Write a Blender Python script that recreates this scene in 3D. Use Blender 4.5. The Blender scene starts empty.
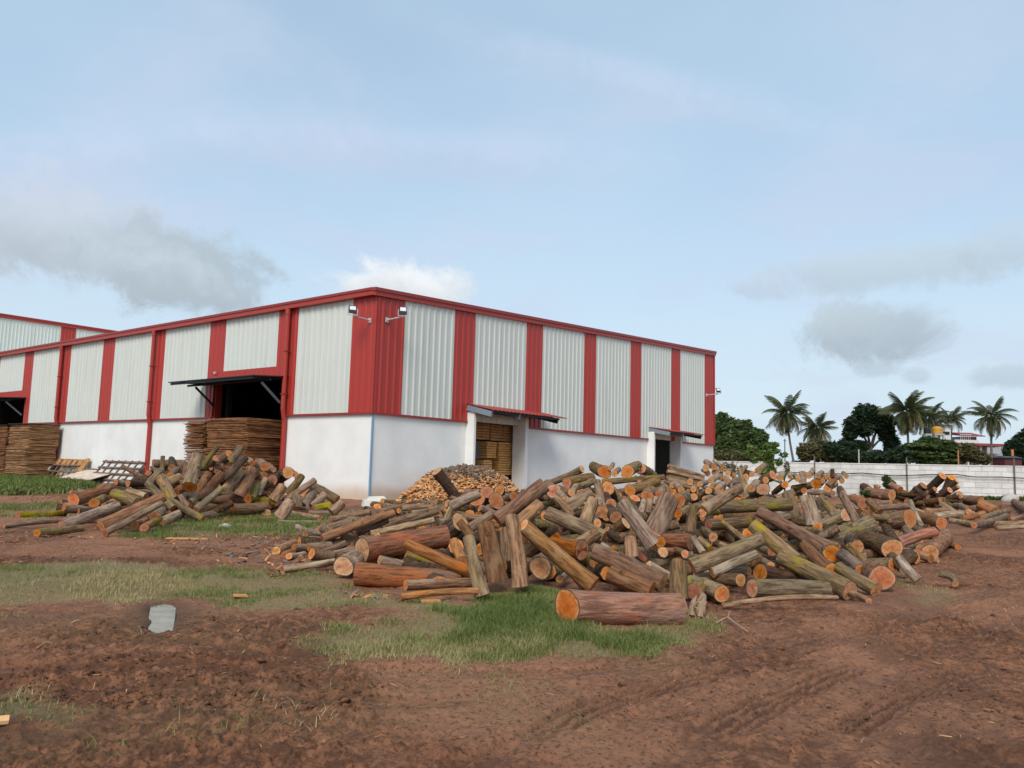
import bpy, math, random, re
import numpy as np
from mathutils import Vector, Matrix

scene = bpy.context.scene
COL = scene.collection
R = math.radians

# ------------------------------------------------------------------ camera
EYE = 1.5
F_PX, PITCH, ROLL = 784.81, 0.1065, 0.0268
cam_d = bpy.data.cameras.new('camera')
cam_d.sensor_fit = 'HORIZONTAL'; cam_d.sensor_width = 36.0
cam_d.lens = F_PX / 1024 * 36.0
cam_d.clip_start = 0.1; cam_d.clip_end = 5000
cam = bpy.data.objects.new('camera', cam_d); COL.objects.link(cam); scene.camera = cam
cp, sp = math.cos(PITCH), math.sin(PITCH)
FW = np.array([0, cp, sp]); R0 = np.array([1.0, 0, 0]); U0 = np.array([0, -sp, cp])
RT = math.cos(ROLL) * R0 + math.sin(ROLL) * U0
UP = -math.sin(ROLL) * R0 + math.cos(ROLL) * U0
EYEP = np.array([0, 0, EYE])
cam.matrix_world = Matrix(((RT[0], UP[0], -FW[0], 0), (RT[1], UP[1], -FW[1], 0), (RT[2], UP[2], -FW[2], EYE), (0, 0, 0, 1)))

# ------------------------------------------------------------------ sun and sky
SUN_FROM = Vector((-0.16, -0.72, 0.70)).normalized()
sun_d = bpy.data.lights.new('sun', 'SUN'); sun_d.energy = 1.5; sun_d.angle = R(28); sun_d.color = (1.0, 0.95, 0.88)
sun = bpy.data.objects.new('sun', sun_d); COL.objects.link(sun)
sun.rotation_euler = SUN_FROM.to_track_quat('Z', 'Y').to_euler()
sun.location = SUN_FROM * 60

def ray(x, y):
    d = FW + RT * ((x - 512) / F_PX) + UP * ((384 - y) / F_PX)
    return d
def at_depth(x, y, t):                     # point on the sight line at a forward distance t
    return EYEP + ray(x, y) * t
def proj(P):
    d = np.asarray(P, float) - EYEP
    z = d @ FW
    return np.stack([512 + F_PX * (d @ RT) / z, 384 - F_PX * (d @ UP) / z], -1)
def on_ground(x, y, z=0.0):
    r = ray(x, y); t = (z - EYE) / r[2]
    return EYEP + r * t

world = bpy.data.worlds.new('World'); scene.world = world; world.use_nodes = True
def build_world():
    nt = world.node_tree; nt.nodes.clear(); L = nt.links.new
    def nd(t, **k):
        n = nt.nodes.new(t)
        for a, b in k.items(): setattr(n, a, b)
        return n
    def math_(op, a, b=None, c=None, clamp=False):
        n = nd('ShaderNodeMath', operation=op, use_clamp=clamp)
        for i, v in enumerate((a, b, c)):
            if v is None: continue
            if isinstance(v, (int, float)): n.inputs[i].default_value = v
            else: L(v, n.inputs[i])
        return n.outputs[0]
    def mix(fac, a, b):
        n = nd('ShaderNodeMix', data_type='RGBA')
        for i, v in ((0, fac), (6, a), (7, b)):
            if isinstance(v, (int, float)): n.inputs[i].default_value = v
            elif isinstance(v, tuple): n.inputs[i].default_value = (*v, 1)
            else: L(v, n.inputs[i])
        return n.outputs[2]
    def smooth(v, lo, hi):
        n = nd('ShaderNodeMapRange', interpolation_type='SMOOTHSTEP')
        L(v, n.inputs[0]); n.inputs[1].default_value = lo; n.inputs[2].default_value = hi
        return n.outputs[0]
    sky = nd('ShaderNodeTexSky', sky_type='NISHITA', sun_disc=False)
    sky.sun_elevation = math.asin(SUN_FROM.z); sky.sun_rotation = math.atan2(SUN_FROM.x, SUN_FROM.y)
    sky.dust_density = 1.0; sky.air_density = 1.0; sky.ozone_density = 1.0
    tc = nd('ShaderNodeTexCoord')
    nrm = nd('ShaderNodeVectorMath', operation='NORMALIZE'); L(tc.outputs['Generated'], nrm.inputs[0])
    D = nrm.outputs[0]
    sep = nd('ShaderNodeSeparateXYZ'); L(D, sep.inputs[0])
    # clouds live on a flat sheet overhead: divide by height so they flatten towards the horizon
    den = math_('ADD', math_('MAXIMUM', sep.outputs[2], 0.0), 0.22)
    cx = math_('DIVIDE', sep.outputs[0], den); cy = math_('DIVIDE', sep.outputs[1], den)
    cmb = nd('ShaderNodeCombineXYZ'); L(cx, cmb.inputs[0]); L(cy, cmb.inputs[1])
    n1 = nd('ShaderNodeTexNoise'); n1.inputs['Scale'].default_value = 0.9; n1.inputs['Detail'].default_value = 5; n1.inputs['Roughness'].default_value = .5; L(cmb.outputs[0], n1.inputs['Vector'])
    n2 = nd('ShaderNodeTexNoise'); n2.inputs['Scale'].default_value = 11; n2.inputs['Detail'].default_value = 8; n2.inputs['Roughness'].default_value = .68; n2.inputs['Distortion'].default_value = .4; L(D, n2.inputs['Vector'])
    n3 = nd('ShaderNodeTexNoise'); n3.inputs['Scale'].default_value = 2.0; n3.inputs['Detail'].default_value = 6; n3.inputs['Distortion'].default_value = .4; L(cmb.outputs[0], n3.inputs['Vector'])
    n5 = nd('ShaderNodeTexNoise'); n5.inputs['Scale'].default_value = 22; n5.inputs['Detail'].default_value = 7; n5.inputs['Roughness'].default_value = .62; n5.inputs['Distortion'].default_value = .5; L(D, n5.inputs['Vector'])
    veil = math_('ADD', math_('MULTIPLY', smooth(n1.outputs[0], .32, .68), .20), SKY_VEIL, clamp=True)
    lowz = smooth(sep.outputs[2], 0.45, 0.0)
    veil = math_('ADD', veil, math_('MULTIPLY', lowz, 0.12), clamp=True)
    col = mix(veil, sky.outputs[0], SKY_VEIL_COL)
    col = mix(math_('MULTIPLY', smooth(sep.outputs[2], .42, .02), .62), col, (4.0, 4.62, 5.05))
    # thin lilac grey streaks
    col = mix(math_('MULTIPLY', smooth(n3.outputs[0], .46, .66), .42), col, (3.55, 3.95, 5.0))
    def cloud(px, py, w, h, rot, amount, colr, soft=.46, nz=2.8):
        c = Vector(ray(px, py)).normalized()
        e1 = (Vector(RT) - c * c.dot(Vector(RT))).normalized(); e2 = c.cross(e1)
        if e2.dot(Vector(UP)) < 0: e2 = -e2
        a = math.radians(rot); f1 = e1 * math.cos(a) + e2 * math.sin(a); f2 = -e1 * math.sin(a) + e2 * math.cos(a)
        def dot(v, s):
            n = nd('ShaderNodeVectorMath', operation='DOT_PRODUCT'); L(D, n.inputs[0]); n.inputs[1].default_value = v / s
            return n.outputs['Value']
        A, B = dot(f1, w / F_PX), dot(f2, h / F_PX)
        q = math_('SQRT', math_('ADD', math_('MULTIPLY', A, A), math_('MULTIPLY', B, B)))
        q = math_('ADD', q, math_('MULTIPLY', math_('SUBTRACT', n2.outputs[0], .5), nz))
        front = nd('ShaderNodeVectorMath', operation='DOT_PRODUCT'); L(D, front.inputs[0]); front.inputs[1].default_value = c
        m = math_('MULTIPLY', smooth(q, 1.0 + soft * .5, 1.0 - soft), amount)
        m = math_('MULTIPLY', m, math_('GREATER_THAN', front.outputs['Value'], 0.0))
        m = math_('MULTIPLY', m, math_('ADD', .72, math_('MULTIPLY', smooth(n5.outputs[0], .3, .6), .28)))
        # sunlit top, greyer base
        lit = smooth(math_('ADD', B, math_('MULTIPLY', math_('SUBTRACT', n5.outputs[0], .5), 2.2)), -.7, .9)
        return m, mix(lit, colr, tuple(x * 1.22 for x in colr))
    for args in CLOUDS:
        m, cc = cloud(*args)
        col = mix(m, col, cc)
    # scattered small clouds all round, the same kind as in view
    n4 = nd('ShaderNodeTexNoise'); n4.inputs['Scale'].default_value = 1.7; n4.inputs['Detail'].default_value = 8; n4.inputs['Roughness'].default_value = .55
    off = nd('ShaderNodeVectorMath', operation='ADD'); L(cmb.outputs[0], off.inputs[0]); off.inputs[1].default_value = (3.7, 9.1, 0)
    L(off.outputs[0], n4.inputs['Vector'])
    behind = smooth(sep.outputs[1], 0.35, -0.1)
    col = mix(math_('MULTIPLY', math_('MULTIPLY', smooth(n4.outputs[0], .56, .70), .7), behind), col, (3.3, 3.7, 4.1))
    bg = nd('ShaderNodeBackground'); bg.inputs[1].default_value = 0.095
    L(col, bg.inputs[0])
    out = nd('ShaderNodeOutputWorld'); L(bg.outputs[0], out.inputs[0])
SKY_VEIL = 0.55
SKY_VEIL_COL = (3.3, 4.4, 5.35)
_g = (2.3, 2.75, 3.1); _w = (4.3, 4.5, 4.65)
CLOUDS = [  # pixel centre, half sizes, tilt, amount, colour
    (20, 222, 75, 40, -14, .65, (3.1, 3.4, 4.1)), (85, 242, 100, 50, -12, .8, (3.0, 3.35, 3.8)), (168, 270, 84, 44, -8, 1.0, _g), (115, 265, 105, 30, -14, .9, (2.75, 3.2, 3.6)),
    (403, 287, 70, 26, -4, .95, _w), (375, 284, 34, 18, 0, .7, _w),
    (868, 334, 68, 30, 4, .85, _g), (845, 322, 40, 16, 8, .4, (3.0, 3.5, 3.8)), (890, 268, 100, 24, 6, .6, (2.8, 3.3, 3.6)), (1005, 245, 44, 22, 10, .5, (2.8, 3.3, 3.7)), (755, 288, 42, 13, -5, .5, (2.9, 3.3, 3.9)),
    (875, 368, 24, 9, 0, .5, _g), (1010, 376, 28, 11, 0, .5, _g), (915, 375, 12, 8, 0, .4, _g),
    (430, 155, 190, 26, -3, .45, (3.3, 3.65, 4.6), .9, .9), (130, 150, 200, 30, 6, .3, (3.5, 3.85, 4.75), .9, .9), (660, 90, 220, 22, -14, .3, (3.6, 3.95, 4.8), .9, .9),
]
build_world()
vs = scene.view_settings
vs.view_transform = 'Standard'; vs.look = 'None'; vs.gamma = 1.0; vs.use_curve_mapping = False
vs.exposure = 0.85
scene.render.engine = 'CYCLES'
scene.cycles.max_bounces = 5; scene.cycles.diffuse_bounces = 3

# ------------------------------------------------------------------ helpers
def tag(o, label=None, cat=None, group=None, kind=None):
    if label: o['label'] = label
    if cat: o['category'] = cat
    if group: o['group'] = group
    if kind: o['kind'] = kind
    return o
def empty(name, loc=(0, 0, 0), rz=0, parent=None):
    o = bpy.data.objects.new(name, None); COL.objects.link(o); o.location = loc; o.rotation_euler[2] = rz
    o.empty_display_size = .1
    if parent: o.parent = parent
    return o
def link(name, me, parent=None, M=None):
    o = bpy.data.objects.new(name, me); COL.objects.link(o)
    if parent: o.parent = parent
    if M is not None: o.matrix_local = M
    return o
class MB:
    """collects boxes, bars, tubes and sheets into one mesh"""
    def __init__(s): s.v = []; s.f = []; s.mi = []; s.cur = 0
    def add(s, vs, fs):
        b = len(s.v); s.v.extend([tuple(map(float, p)) for p in vs]); s.f.extend([tuple(i + b for i in f) for f in fs]); s.mi.extend([s.cur] * len(fs)); return s
    def box(s, x0, x1, y0, y1, z0, z1):
        return s.add([(x0, y0, z0), (x1, y0, z0), (x1, y1, z0), (x0, y1, z0), (x0, y0, z1), (x1, y0, z1), (x1, y1, z1), (x0, y1, z1)],
                     [(0, 3, 2, 1), (4, 5, 6, 7), (0, 1, 5, 4), (1, 2, 6, 5), (2, 3, 7, 6), (3, 0, 4, 7)])
    def hexa(s, p):          # eight corners, bottom four then top four, both counter-clockwise from above
        return s.add(p, [(0, 3, 2, 1), (4, 5, 6, 7), (0, 1, 5, 4), (1, 2, 6, 5), (2, 3, 7, 6), (3, 0, 4, 7)])
    def bar(s, a, b, w, h, up=(0, 0, 1)):
        a, b = np.array(a, float), np.array(b, float); d = b - a; d /= np.linalg.norm(d)
        up = np.array(up, float); x = np.cross(d, up)
        if np.linalg.norm(x) < 1e-4: x = np.cross(d, (1, 0, 0))
        x /= np.linalg.norm(x); y = np.cross(x, d)
        q = []
        for P in (a, b):
            for i, j in ((-1, -1), (1, -1), (1, 1), (-1, 1)): q.append(P + x * i * w / 2 + y * j * h / 2)
        return s.add(q, [(0, 1, 2, 3), (7, 6, 5, 4), (0, 4, 5, 1), (1, 5, 6, 2), (2, 6, 7, 3), (3, 7, 4, 0)])
    def tube(s, pts, rad, n=8, cap=True):
        pts = [np.array(p, float) for p in pts]; m = len(pts)
        rad = [rad] * m if isinstance(rad, (int, float)) else rad
        vs = []; ref = None
        for i, p in enumerate(pts):
            d = pts[min(i + 1, m - 1)] - pts[max(i - 1, 0)]; d /= np.linalg.norm(d) + 1e-9
            if ref is None:
                ref = np.array((0, 0, 1.)) if abs(d[2]) < .9 else np.array((1., 0, 0))
            x = np.cross(ref, d); x /= np.linalg.norm(x) + 1e-9; y = np.cross(d, x); ref = np.cross(d, x) if False else ref
            for k in range(n):
                a = 2 * math.pi * k / n; vs.append(p + rad[i] * (math.cos(a) * x + math.sin(a) * y))
        fs = [(i * n + k, i * n + (k + 1) % n, (i + 1) * n + (k + 1) % n, (i + 1) * n + k) for i in range(m - 1) for k in range(n)]
        if cap: fs += [tuple(range(n))[::-1], tuple(range((m - 1) * n, m * n))]
        return s.add(vs, fs)
    def mesh(s, name, mats, smooth=False):
        me = bpy.data.meshes.new(name); me.from_pydata(s.v, [], s.f)
        mats = mats if isinstance(mats, (list, tuple)) else [mats]
        for m in mats: me.materials.append(m)
        if len(mats) > 1: me.polygons.foreach_set('material_index', s.mi)
        if smooth: me.polygons.foreach_set('use_smooth', [True] * len(me.polygons))
        me.update(); return me
    def build(s, name, mats, parent=None, smooth=False, M=None):
        return link(name, s.mesh(name, mats, smooth), parent, M)
def np_mesh(name, V, Fc, mats, smooth=False, mi=None):
    """fast mesh from arrays; Fc is an (n,3) or (n,4) array, or a list of two such arrays"""
    me = bpy.data.meshes.new(name)
    Fl = Fc if isinstance(Fc, list) else [Fc]
    nl = sum(f.size for f in Fl); nf = sum(len(f) for f in Fl)
    me.vertices.add(len(V)); me.vertices.foreach_set('co', np.ascontiguousarray(V, dtype=np.float32).ravel())
    me.loops.add(nl); me.loops.foreach_set('vertex_index', np.concatenate([f.ravel() for f in Fl]).astype(np.int32))
    tot = np.concatenate([np.full(len(f), f.shape[1]) for f in Fl]); st = np.concatenate([[0], np.cumsum(tot)[:-1]])
    me.polygons.add(nf); me.polygons.foreach_set('loop_start', st.astype(np.int32)); me.polygons.foreach_set('loop_total', tot.astype(np.int32))
    for m in (mats if isinstance(mats, (list, tuple)) else [mats]): me.materials.append(m)
    if mi is not None: me.polygons.foreach_set('material_index', np.asarray(mi, dtype=np.int32))
    if smooth: me.polygons.foreach_set('use_smooth', np.ones(nf, bool))
    me.update(calc_edges=True); me.validate(); return me
def fattr(me, name, vals):
    a = me.attributes.new(name, 'FLOAT', 'POINT'); a.data.foreach_set('value', np.asarray(vals, dtype=np.float32))

def _h(ix, iy, seed):
    n = (ix.astype(np.int64) * 374761393 + iy.astype(np.int64) * 668265263 + seed * 974634777) & 0xFFFFFFFF
    n = ((n ^ (n >> 13)) * 1274126177) & 0xFFFFFFFF
    return ((n ^ (n >> 16)) & 0xFFFF) / 65535.0
def vn(x, y, seed=0):
    x = np.asarray(x, float); y = np.asarray(y, float)
    ix, iy = np.floor(x), np.floor(y); fx, fy = x - ix, y - iy
    fx = fx * fx * (3 - 2 * fx); fy = fy * fy * (3 - 2 * fy)
    ix = ix.astype(np.int64); iy = iy.astype(np.int64)
    return (_h(ix, iy, seed) * (1 - fx) + _h(ix + 1, iy, seed) * fx) * (1 - fy) + (_h(ix, iy + 1, seed) * (1 - fx) + _h(ix + 1, iy + 1, seed) * fx) * fy
def fbm(x, y, seed=0, o=4, g=.5):
    s = 0; a = 1; t = 0
    for i in range(o):
        s = s + a * vn(x * 2 ** i, y * 2 ** i, seed + i * 17); t += a; a *= g
    return s / t
def sstep(x, a, b):
    t = np.clip((x - a) / (b - a), 0, 1); return t * t * (3 - 2 * t)
def poly_sd(x, y, P):
    """signed distance to a polygon, positive inside"""
    P = np.asarray(P)[:, :2]; n = len(P)
    d = np.full(np.shape(x), 1e9); ins = np.zeros(np.shape(x), bool)
    for i in range(n):
        a, b = P[i], P[(i + 1) % n]; e = b - a
        t = np.clip(((x - a[0]) * e[0] + (y - a[1]) * e[1]) / (e @ e + 1e-12), 0, 1)
        d = np.minimum(d, np.hypot(x - a[0] - t * e[0], y - a[1] - t * e[1]))
        c = ((a[1] > y) != (b[1] > y)); den = (b[1] - a[1]) if abs(b[1] - a[1]) > 1e-12 else 1e-12
        ins ^= c & (x < (b[0] - a[0]) * (y - a[1]) / den + a[0])
    return np.where(ins, d, -d)
def gpoly(pts): return np.array([on_ground(*p) for p in pts])

# ------------------------------------------------------------------ materials
class NT:
    def __init__(s, name, rough=.8, spec=.3):
        s.m = bpy.data.materials.new(name); s.m.use_nodes = True; s.t = s.m.node_tree
        s.b = s.t.nodes['Principled BSDF']; s.b.inputs['Roughness'].default_value = rough; s.b.inputs['Specular IOR Level'].default_value = spec
    def n(s, t, ins=None, **k):
        o = s.t.nodes.new(t)
        for a, b in k.items(): setattr(o, a, b)
        for a, b in (ins or {}).items(): s.set(o.inputs[a], b)
        return o
    def set(s, sock, v):
        if isinstance(v, bpy.types.NodeSocket): s.t.links.new(v, sock)
        elif isinstance(v, tuple) and len(v) == 3 and sock.type == 'RGBA': sock.default_value = (*v, 1)
        else: sock.default_value = v
    def mix(s, f, a, b, blend='MIX'):
        o = s.n('ShaderNodeMix', {0: f, 6: a, 7: b}, data_type='RGBA', blend_type=blend); return o.outputs[2]
    def math(s, op, a, b=0.0, clamp=False): return s.n('ShaderNodeMath', {0: a, 1: b}, operation=op, use_clamp=clamp).outputs[0]
    def ramp(s, v, lo, hi): return s.n('ShaderNodeMapRange', {0: v, 1: lo, 2: hi}, interpolation_type='SMOOTHSTEP').outputs[0]
    def noise(s, vec, scale, detail=4, rough=.55): return s.n('ShaderNodeTexNoise', {'Vector': vec, 'Scale': scale, 'Detail': detail, 'Roughness': rough}).outputs[0]
    def obj(s): return s.n('ShaderNodeTexCoord').outputs['Object']
    def geo(s): return s.n('ShaderNodeNewGeometry').outputs['Position']
    def rnd(s): return s.n('ShaderNodeObjectInfo').outputs['Random']
    def scale(s, v, sc): return s.n('ShaderNodeVectorMath', {0: v, 1: sc}, operation='MULTIPLY').outputs[0]
    def shift(s, v, r, k=37.0):
        c = s.n('ShaderNodeCombineXYZ', {0: s.math('MULTIPLY', r, k), 1: s.math('MULTIPLY', r, k * 1.7), 2: s.math('MULTIPLY', r, k * .6)})
        return s.n('ShaderNodeVectorMath', {0: v, 1: c.outputs[0]}, operation='ADD').outputs[0]
    def attr(s, name): return s.n('ShaderNodeAttribute', attribute_name=name).outputs['Fac']
    def color(s, v): s.set(s.b.inputs['Base Color'], v); return s
    def bump(s, h, st=.4, dist=.02): s.set(s.b.inputs['Normal'], s.n('ShaderNodeBump', {'Height': h, 'Strength': st, 'Distance': dist}).outputs[0]); return s
def plain(name, c, rough=.6, spec=.3, var=.12, sc=6.0, metal=0.0, bump=0.0):
    k = NT(name, rough, spec); v = k.noise(k.geo(), sc)
    k.color(k.mix(v, tuple(x * (1 - var) for x in c), tuple(min(1, x * (1 + var)) for x in c)))
    k.b.inputs['Metallic'].default_value = metal
    if bump: k.bump(k.noise(k.geo(), sc * 4), bump, .01)
    return k.m
def bark_mat(name, c1, c2, patch, amt, streak=None, peel=.55):
    w = lambda c: (min(1, c[0] * 1.24), c[1] * 1.0, c[2] * .80)
    c1, c2, patch = w(c1), w(c2), w(patch)
    k = NT(name, .88, .2); r = k.rnd(); o = k.shift(k.obj(), r)
    st = k.noise(k.scale(o, (1, 1, .14)), 26, 6, .62)
    big = k.noise(k.scale(o, (1, 1, .5)), 5.5, 4)
    fine = k.noise(o, 60, 3)
    c = k.mix(k.ramp(st, .38, .60), c1, c2)
    c = k.mix(k.ramp(big, .62 - amt * .35, .78 - amt * .25), c, patch)
    c = k.mix(k.math('MULTIPLY', k.ramp(k.noise(k.scale(o, (1, 1, .35)), 8.5, 4, .6), .64, .70), peel), c, k.mix(st, (.33, .155, .07), (.44, .25, .13)))
    if streak: c = k.mix(k.math('MULTIPLY', k.ramp(k.noise(k.scale(o, (1, 1, .22)), 7, 3), .52, .66), .75), c, streak)
    c = k.mix(k.math('MULTIPLY', k.ramp(fine, .5, .8), .35), c, tuple(x * .45 for x in c1))
    hs = k.n('ShaderNodeHueSaturation', {'Color': c, 'Hue': k.math('ADD', k.math('MULTIPLY', r, .016), .487), 'Saturation': k.math('ADD', k.math('MULTIPLY', k.math('FRACT', k.math('MULTIPLY', r, 7.3)), .35), .95), 'Value': k.math('ADD', k.math('MULTIPLY', k.math('FRACT', k.math('MULTIPLY', r, 13.7)), .5), .75)})
    k.color(hs.outputs[0])
    k.bump(k.math('ADD', k.math('ADD', st, k.math('MULTIPLY', fine, .35)), k.math('MULTIPLY', k.ramp(big, .45, .6), .5)), 1.0, .02)
    return k.m
BARK = {
    'b': bark_mat('brown_bark', (.095, .066, .05), (.22, .155, .115), (.23, .19, .155), .35),
    'g': bark_mat('grey_bark', (.095, .077, .064), (.235, .195, .16), (.27, .245, .205), .45),
    'G': bark_mat('mossy_bark', (.085, .072, .052), (.21, .18, .13), (.165, .165, .055), .32),
    'y': bark_mat('green_yellow_bark', (.10, .086, .056), (.235, .20, .14), (.235, .235, .055), .32, (.15, .12, .09)),
    'Y': bark_mat('lime_bark', (.12, .12, .05), (.23, .225, .08), (.27, .28, .05), .35),
    'r': bark_mat('stripped_red_bark', (.12, .065, .042), (.28, .155, .10), (.34, .15, .075), .35, (.22, .16, .12)),
    'f': bark_mat('pinkish_bark', (.16, .10, .07), (.36, .24, .165), (.36, .155, .075), .25, (.31, .215, .155)),
    'k': bark_mat('dark_bark', (.035, .027, .021), (.09, .068, .052), (.12, .095, .075), .25),
    'w': bark_mat('lichen_bark', (.125, .108, .085), (.27, .245, .20), (.35, .335, .295), .4),
    't': bark_mat('tan_bark', (.15, .10, .068), (.30, .205, .14), (.33, .20, .12), .35),
}
def cut_mat(name, heart, mid, sap):
    k = NT(name, .75, .2); r = k.rnd(); o = k.shift(k.obj(), r); rad = k.attr('rad')
    wob = k.math('ADD', rad, k.math('MULTIPLY', k.math('SUBTRACT', k.noise(o, 9, 3), .5), .28))
    c = k.mix(k.ramp(wob, .05, .5), heart, mid)
    c = k.mix(k.ramp(wob, .72, .88), c, sap)
    rings = k.math('SINE', k.math('MULTIPLY', wob, 62.0))
    c = k.mix(k.math('MULTIPLY', k.ramp(rings, -.2, 1.0), .22), c, tuple(x * .55 for x in heart))
    c = k.mix(k.math('MULTIPLY', k.ramp(k.noise(o, 13, 5, .65), .46, .66), .75), c, tuple(x * .55 for x in mid))
    c = k.mix(k.math('MULTIPLY', k.ramp(k.noise(k.scale(o, (1, .12, 1)), 60, 3), .55, .7), .28), c, sap)
    c = k.mix(k.ramp(k.math('ADD', rad, k.math('MULTIPLY', k.math('SUBTRACT', k.noise(o, 7, 3), .5), .16)), .89, .94), c, (.13, .08, .052))
    hs = k.n('ShaderNodeHueSaturation', {'Color': c, 'Hue': k.math('ADD', k.math('MULTIPLY', r, .018), .488), 'Saturation': k.math('ADD', k.math('MULTIPLY', k.math('FRACT', k.math('MULTIPLY', r, 5.3)), .2), .9), 'Value': k.math('ADD', k.math('MULTIPLY', k.math('FRACT', k.math('MULTIPLY', r, 9.7)), .6), .68)})
    k.color(hs.outputs[0]); k.bump(k.math('ADD', k.noise(k.scale(o, (1, .15, 1)), 70, 4), k.noise(o, 24, 4)), .9, .012)
    return k.m
CUT = {'o': cut_mat('orange_cut_wood', (.44, .135, .032), (.56, .205, .058), (.62, .32, .135)),
       'p': cut_mat('pale_cut_wood', (.54, .22, .085), (.62, .30, .13), (.68, .42, .225)),
       'd': cut_mat('dull_cut_wood', (.34, .125, .05), (.50, .19, .075), (.54, .29, .14))}
def wall_paint():
    k = NT('white_plaster', .75, .25); p = k.geo(); z = k.n('ShaderNodeSeparateXYZ', {0: p}).outputs[2]
    n1 = k.noise(p, .7, 5); n2 = k.noise(k.scale(p, (1, 1, .12)), 2.4, 5)
    c = k.mix(k.ramp(n1, .3, .75), (.84, .83, .79), (.74, .74, .71))
    c = k.mix(k.math('MULTIPLY', k.ramp(n2, .55, .8), .25), c, (.55, .56, .54))
    splash = k.math('MULTIPLY', k.ramp(k.math('ADD', z, k.math('MULTIPLY', k.math('SUBTRACT', n1, .5), .9)), .75, .0), .75)
    c = k.mix(splash, c, (.52, .36, .22)); k.color(c); k.bump(k.noise(p, 14, 4), .15, .01); return k.m
WHITE_WALL = wall_paint()
def sheet_mat(name, c, dirt):
    k = NT(name, .42, .45); p = k.geo(); st = k.noise(k.scale(p, (1, 1, .06)), 3.5, 5)
    cc = k.mix(k.math('MULTIPLY', k.ramp(st, .45, .8), .5), c, dirt); cc = k.mix(k.math('MULTIPLY', k.noise(p, 1.1, 4), .25), cc, dirt)
    k.color(cc); k.bump(k.noise(p, 2.2, 3), .06, .03); return k.m
SHEET_W = sheet_mat('white_sheet', (.63, .65, .59), (.46, .47, .41))
SHEET_R = sheet_mat('red_sheet', (.40, .030, .018), (.31, .036, .024))
TRIM_R = sheet_mat('red_trim', (.29, .024, .016), (.21, .027, .02))
TRIM_R2 = sheet_mat('red_gutter', (.38, .034, .02), (.30, .04, .026))
CANOPY_R = sheet_mat('red_canopy', (.31, .042, .026), (.23, .045, .032))
STEEL = plain('grey_blue_steel', (.20, .25, .29), .5, .4)
BLACKM = plain('black_metal', (.016, .017, .019), .5, .3)
DARKIN = plain('dim_interior', (.06, .055, .05), .9, .1)  # the hall's dimness is put into this near-black wall colour
GALV = plain('galvanised', (.5, .48, .46), .45, .4)
GLASSM = plain('lamp_glass', (.7, .72, .72), .15, .5)
BLUEP = plain('blue_plastic', (.16, .30, .46), .5, .3)
CONC = plain('concrete', (.52, .50, .45), .9, .2, .25, 5, bump=.4)
def timber(name, a, b):
    k = NT(name, .85, .2); p = k.geo(); r = k.rnd(); st = k.noise(k.scale(p, (1, 1, 14)), 1.6, 5, .65); st2 = k.noise(p, 7, 4)
    c = k.mix(k.ramp(st, .36, .64), a, b); c = k.mix(k.math('MULTIPLY', k.ramp(st2, .5, .75), .5), c, tuple(x * .5 for x in a))
    k.color(c); k.bump(st, .5, .02); return k.m
VENEER = timber('veneer_stack_wood', (.13, .055, .022), (.37, .172, .074))
VENEER_L = timber('veneer_light_wood', (.19, .09, .038), (.48, .265, .13))
PLANK = timber('sawn_plank_wood', (.52, .24, .065), (.80, .46, .17))
BOARD = timber('board_wood', (.34, .16, .055), (.52, .27, .11))
SLAT = timber('dark_slat_wood', (.11, .065, .045), (.25, .165, .12))
PALE = plain('pale_board', (.62, .60, .56), .7, .2)
RUSTY = timber('rusty_sheet', (.55, .40, .28), (.68, .60, .52))
# ------------------------------------------------------------------ warehouse frame: local x runs along the right face, local y along the left face
WC = np.array([-5.8001, 32.8647, 0.0]); TH = 0.9121
cT, sT = math.cos(TH), math.sin(TH)
MW = np.array([[cT, sT, 0], [-sT, cT, 0], [0, 0, 1]])
def loc(P): return MW @ (np.asarray(P, float) - WC)
def wor(p): return MW.T @ np.asarray(p, float) + WC
def on_plane(x, y, ax, v):
    o = loc(EYEP); d = MW @ ray(x, y); return o + d * ((v - o[ax]) / d[ax])
ZS, ZE, SL, LX = 3.6813, 8.9465, 0.0568, 35.0
YEND = 46.0

wh = empty('warehouse', WC, TH)
tag(wh, 'large red and white striped metal warehouse with white plastered base walls', 'warehouse')

def corrugated(name, mat, face, a, b, z0, ztop, parent, pitch=.4, dep=.04, base=.06, sc=1.0):
    """ribbed sheet on the right face (face='R', a..b along x) or left face (face='L', along y)"""
    us = []; u = math.floor(a / pitch) * pitch
    while u < b + pitch:
        for du, o in ((0, 0), (.20, 0), (.25, dep), (.33, dep), (.38, 0)):
            us.append((u + du * pitch / .4, o))
        u += pitch
    inner = [(q, o) for q, o in us if a < q < b]
    def off(q):
        for (p0, o0), (p1, o1) in zip(us, us[1:]):
            if p0 <= q <= p1: return o0 + (o1 - o0) * (q - p0) / max(p1 - p0, 1e-6)
        return 0
    prof = [(a, off(a))] + inner + [(b, off(b))]
    V, Fq = [], []
    for q, o in prof:
        d = -(base + o)
        zt = ztop(q)
        for z in (z0, zt): V.append((q, d, z) if face == 'R' else (d, q, z))
    for i in range(len(prof) - 1):
        f = (2 * i, 2 * i + 2, 2 * i + 3, 2 * i + 1)
        Fq.append(f if face == 'R' else f[::-1])
    n = len(V)                       # a back skin gives the sheet its thickness
    for q in (a, b):
        for z in (z0, ztop(q)): V.append((q, -base + .02, z) if face == 'R' else (-base + .02, q, z))
    Fq.append((n + 2, n, n + 1, n + 3))
    me = bpy.data.meshes.new(name); me.from_pydata(V, [], Fq); me.materials.append(mat); me.update()
    return link(name, me, parent)

RT_TOP = lambda x: ZE - .30 + SL * x
LT_TOP = lambda y: ZE - .30
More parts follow.
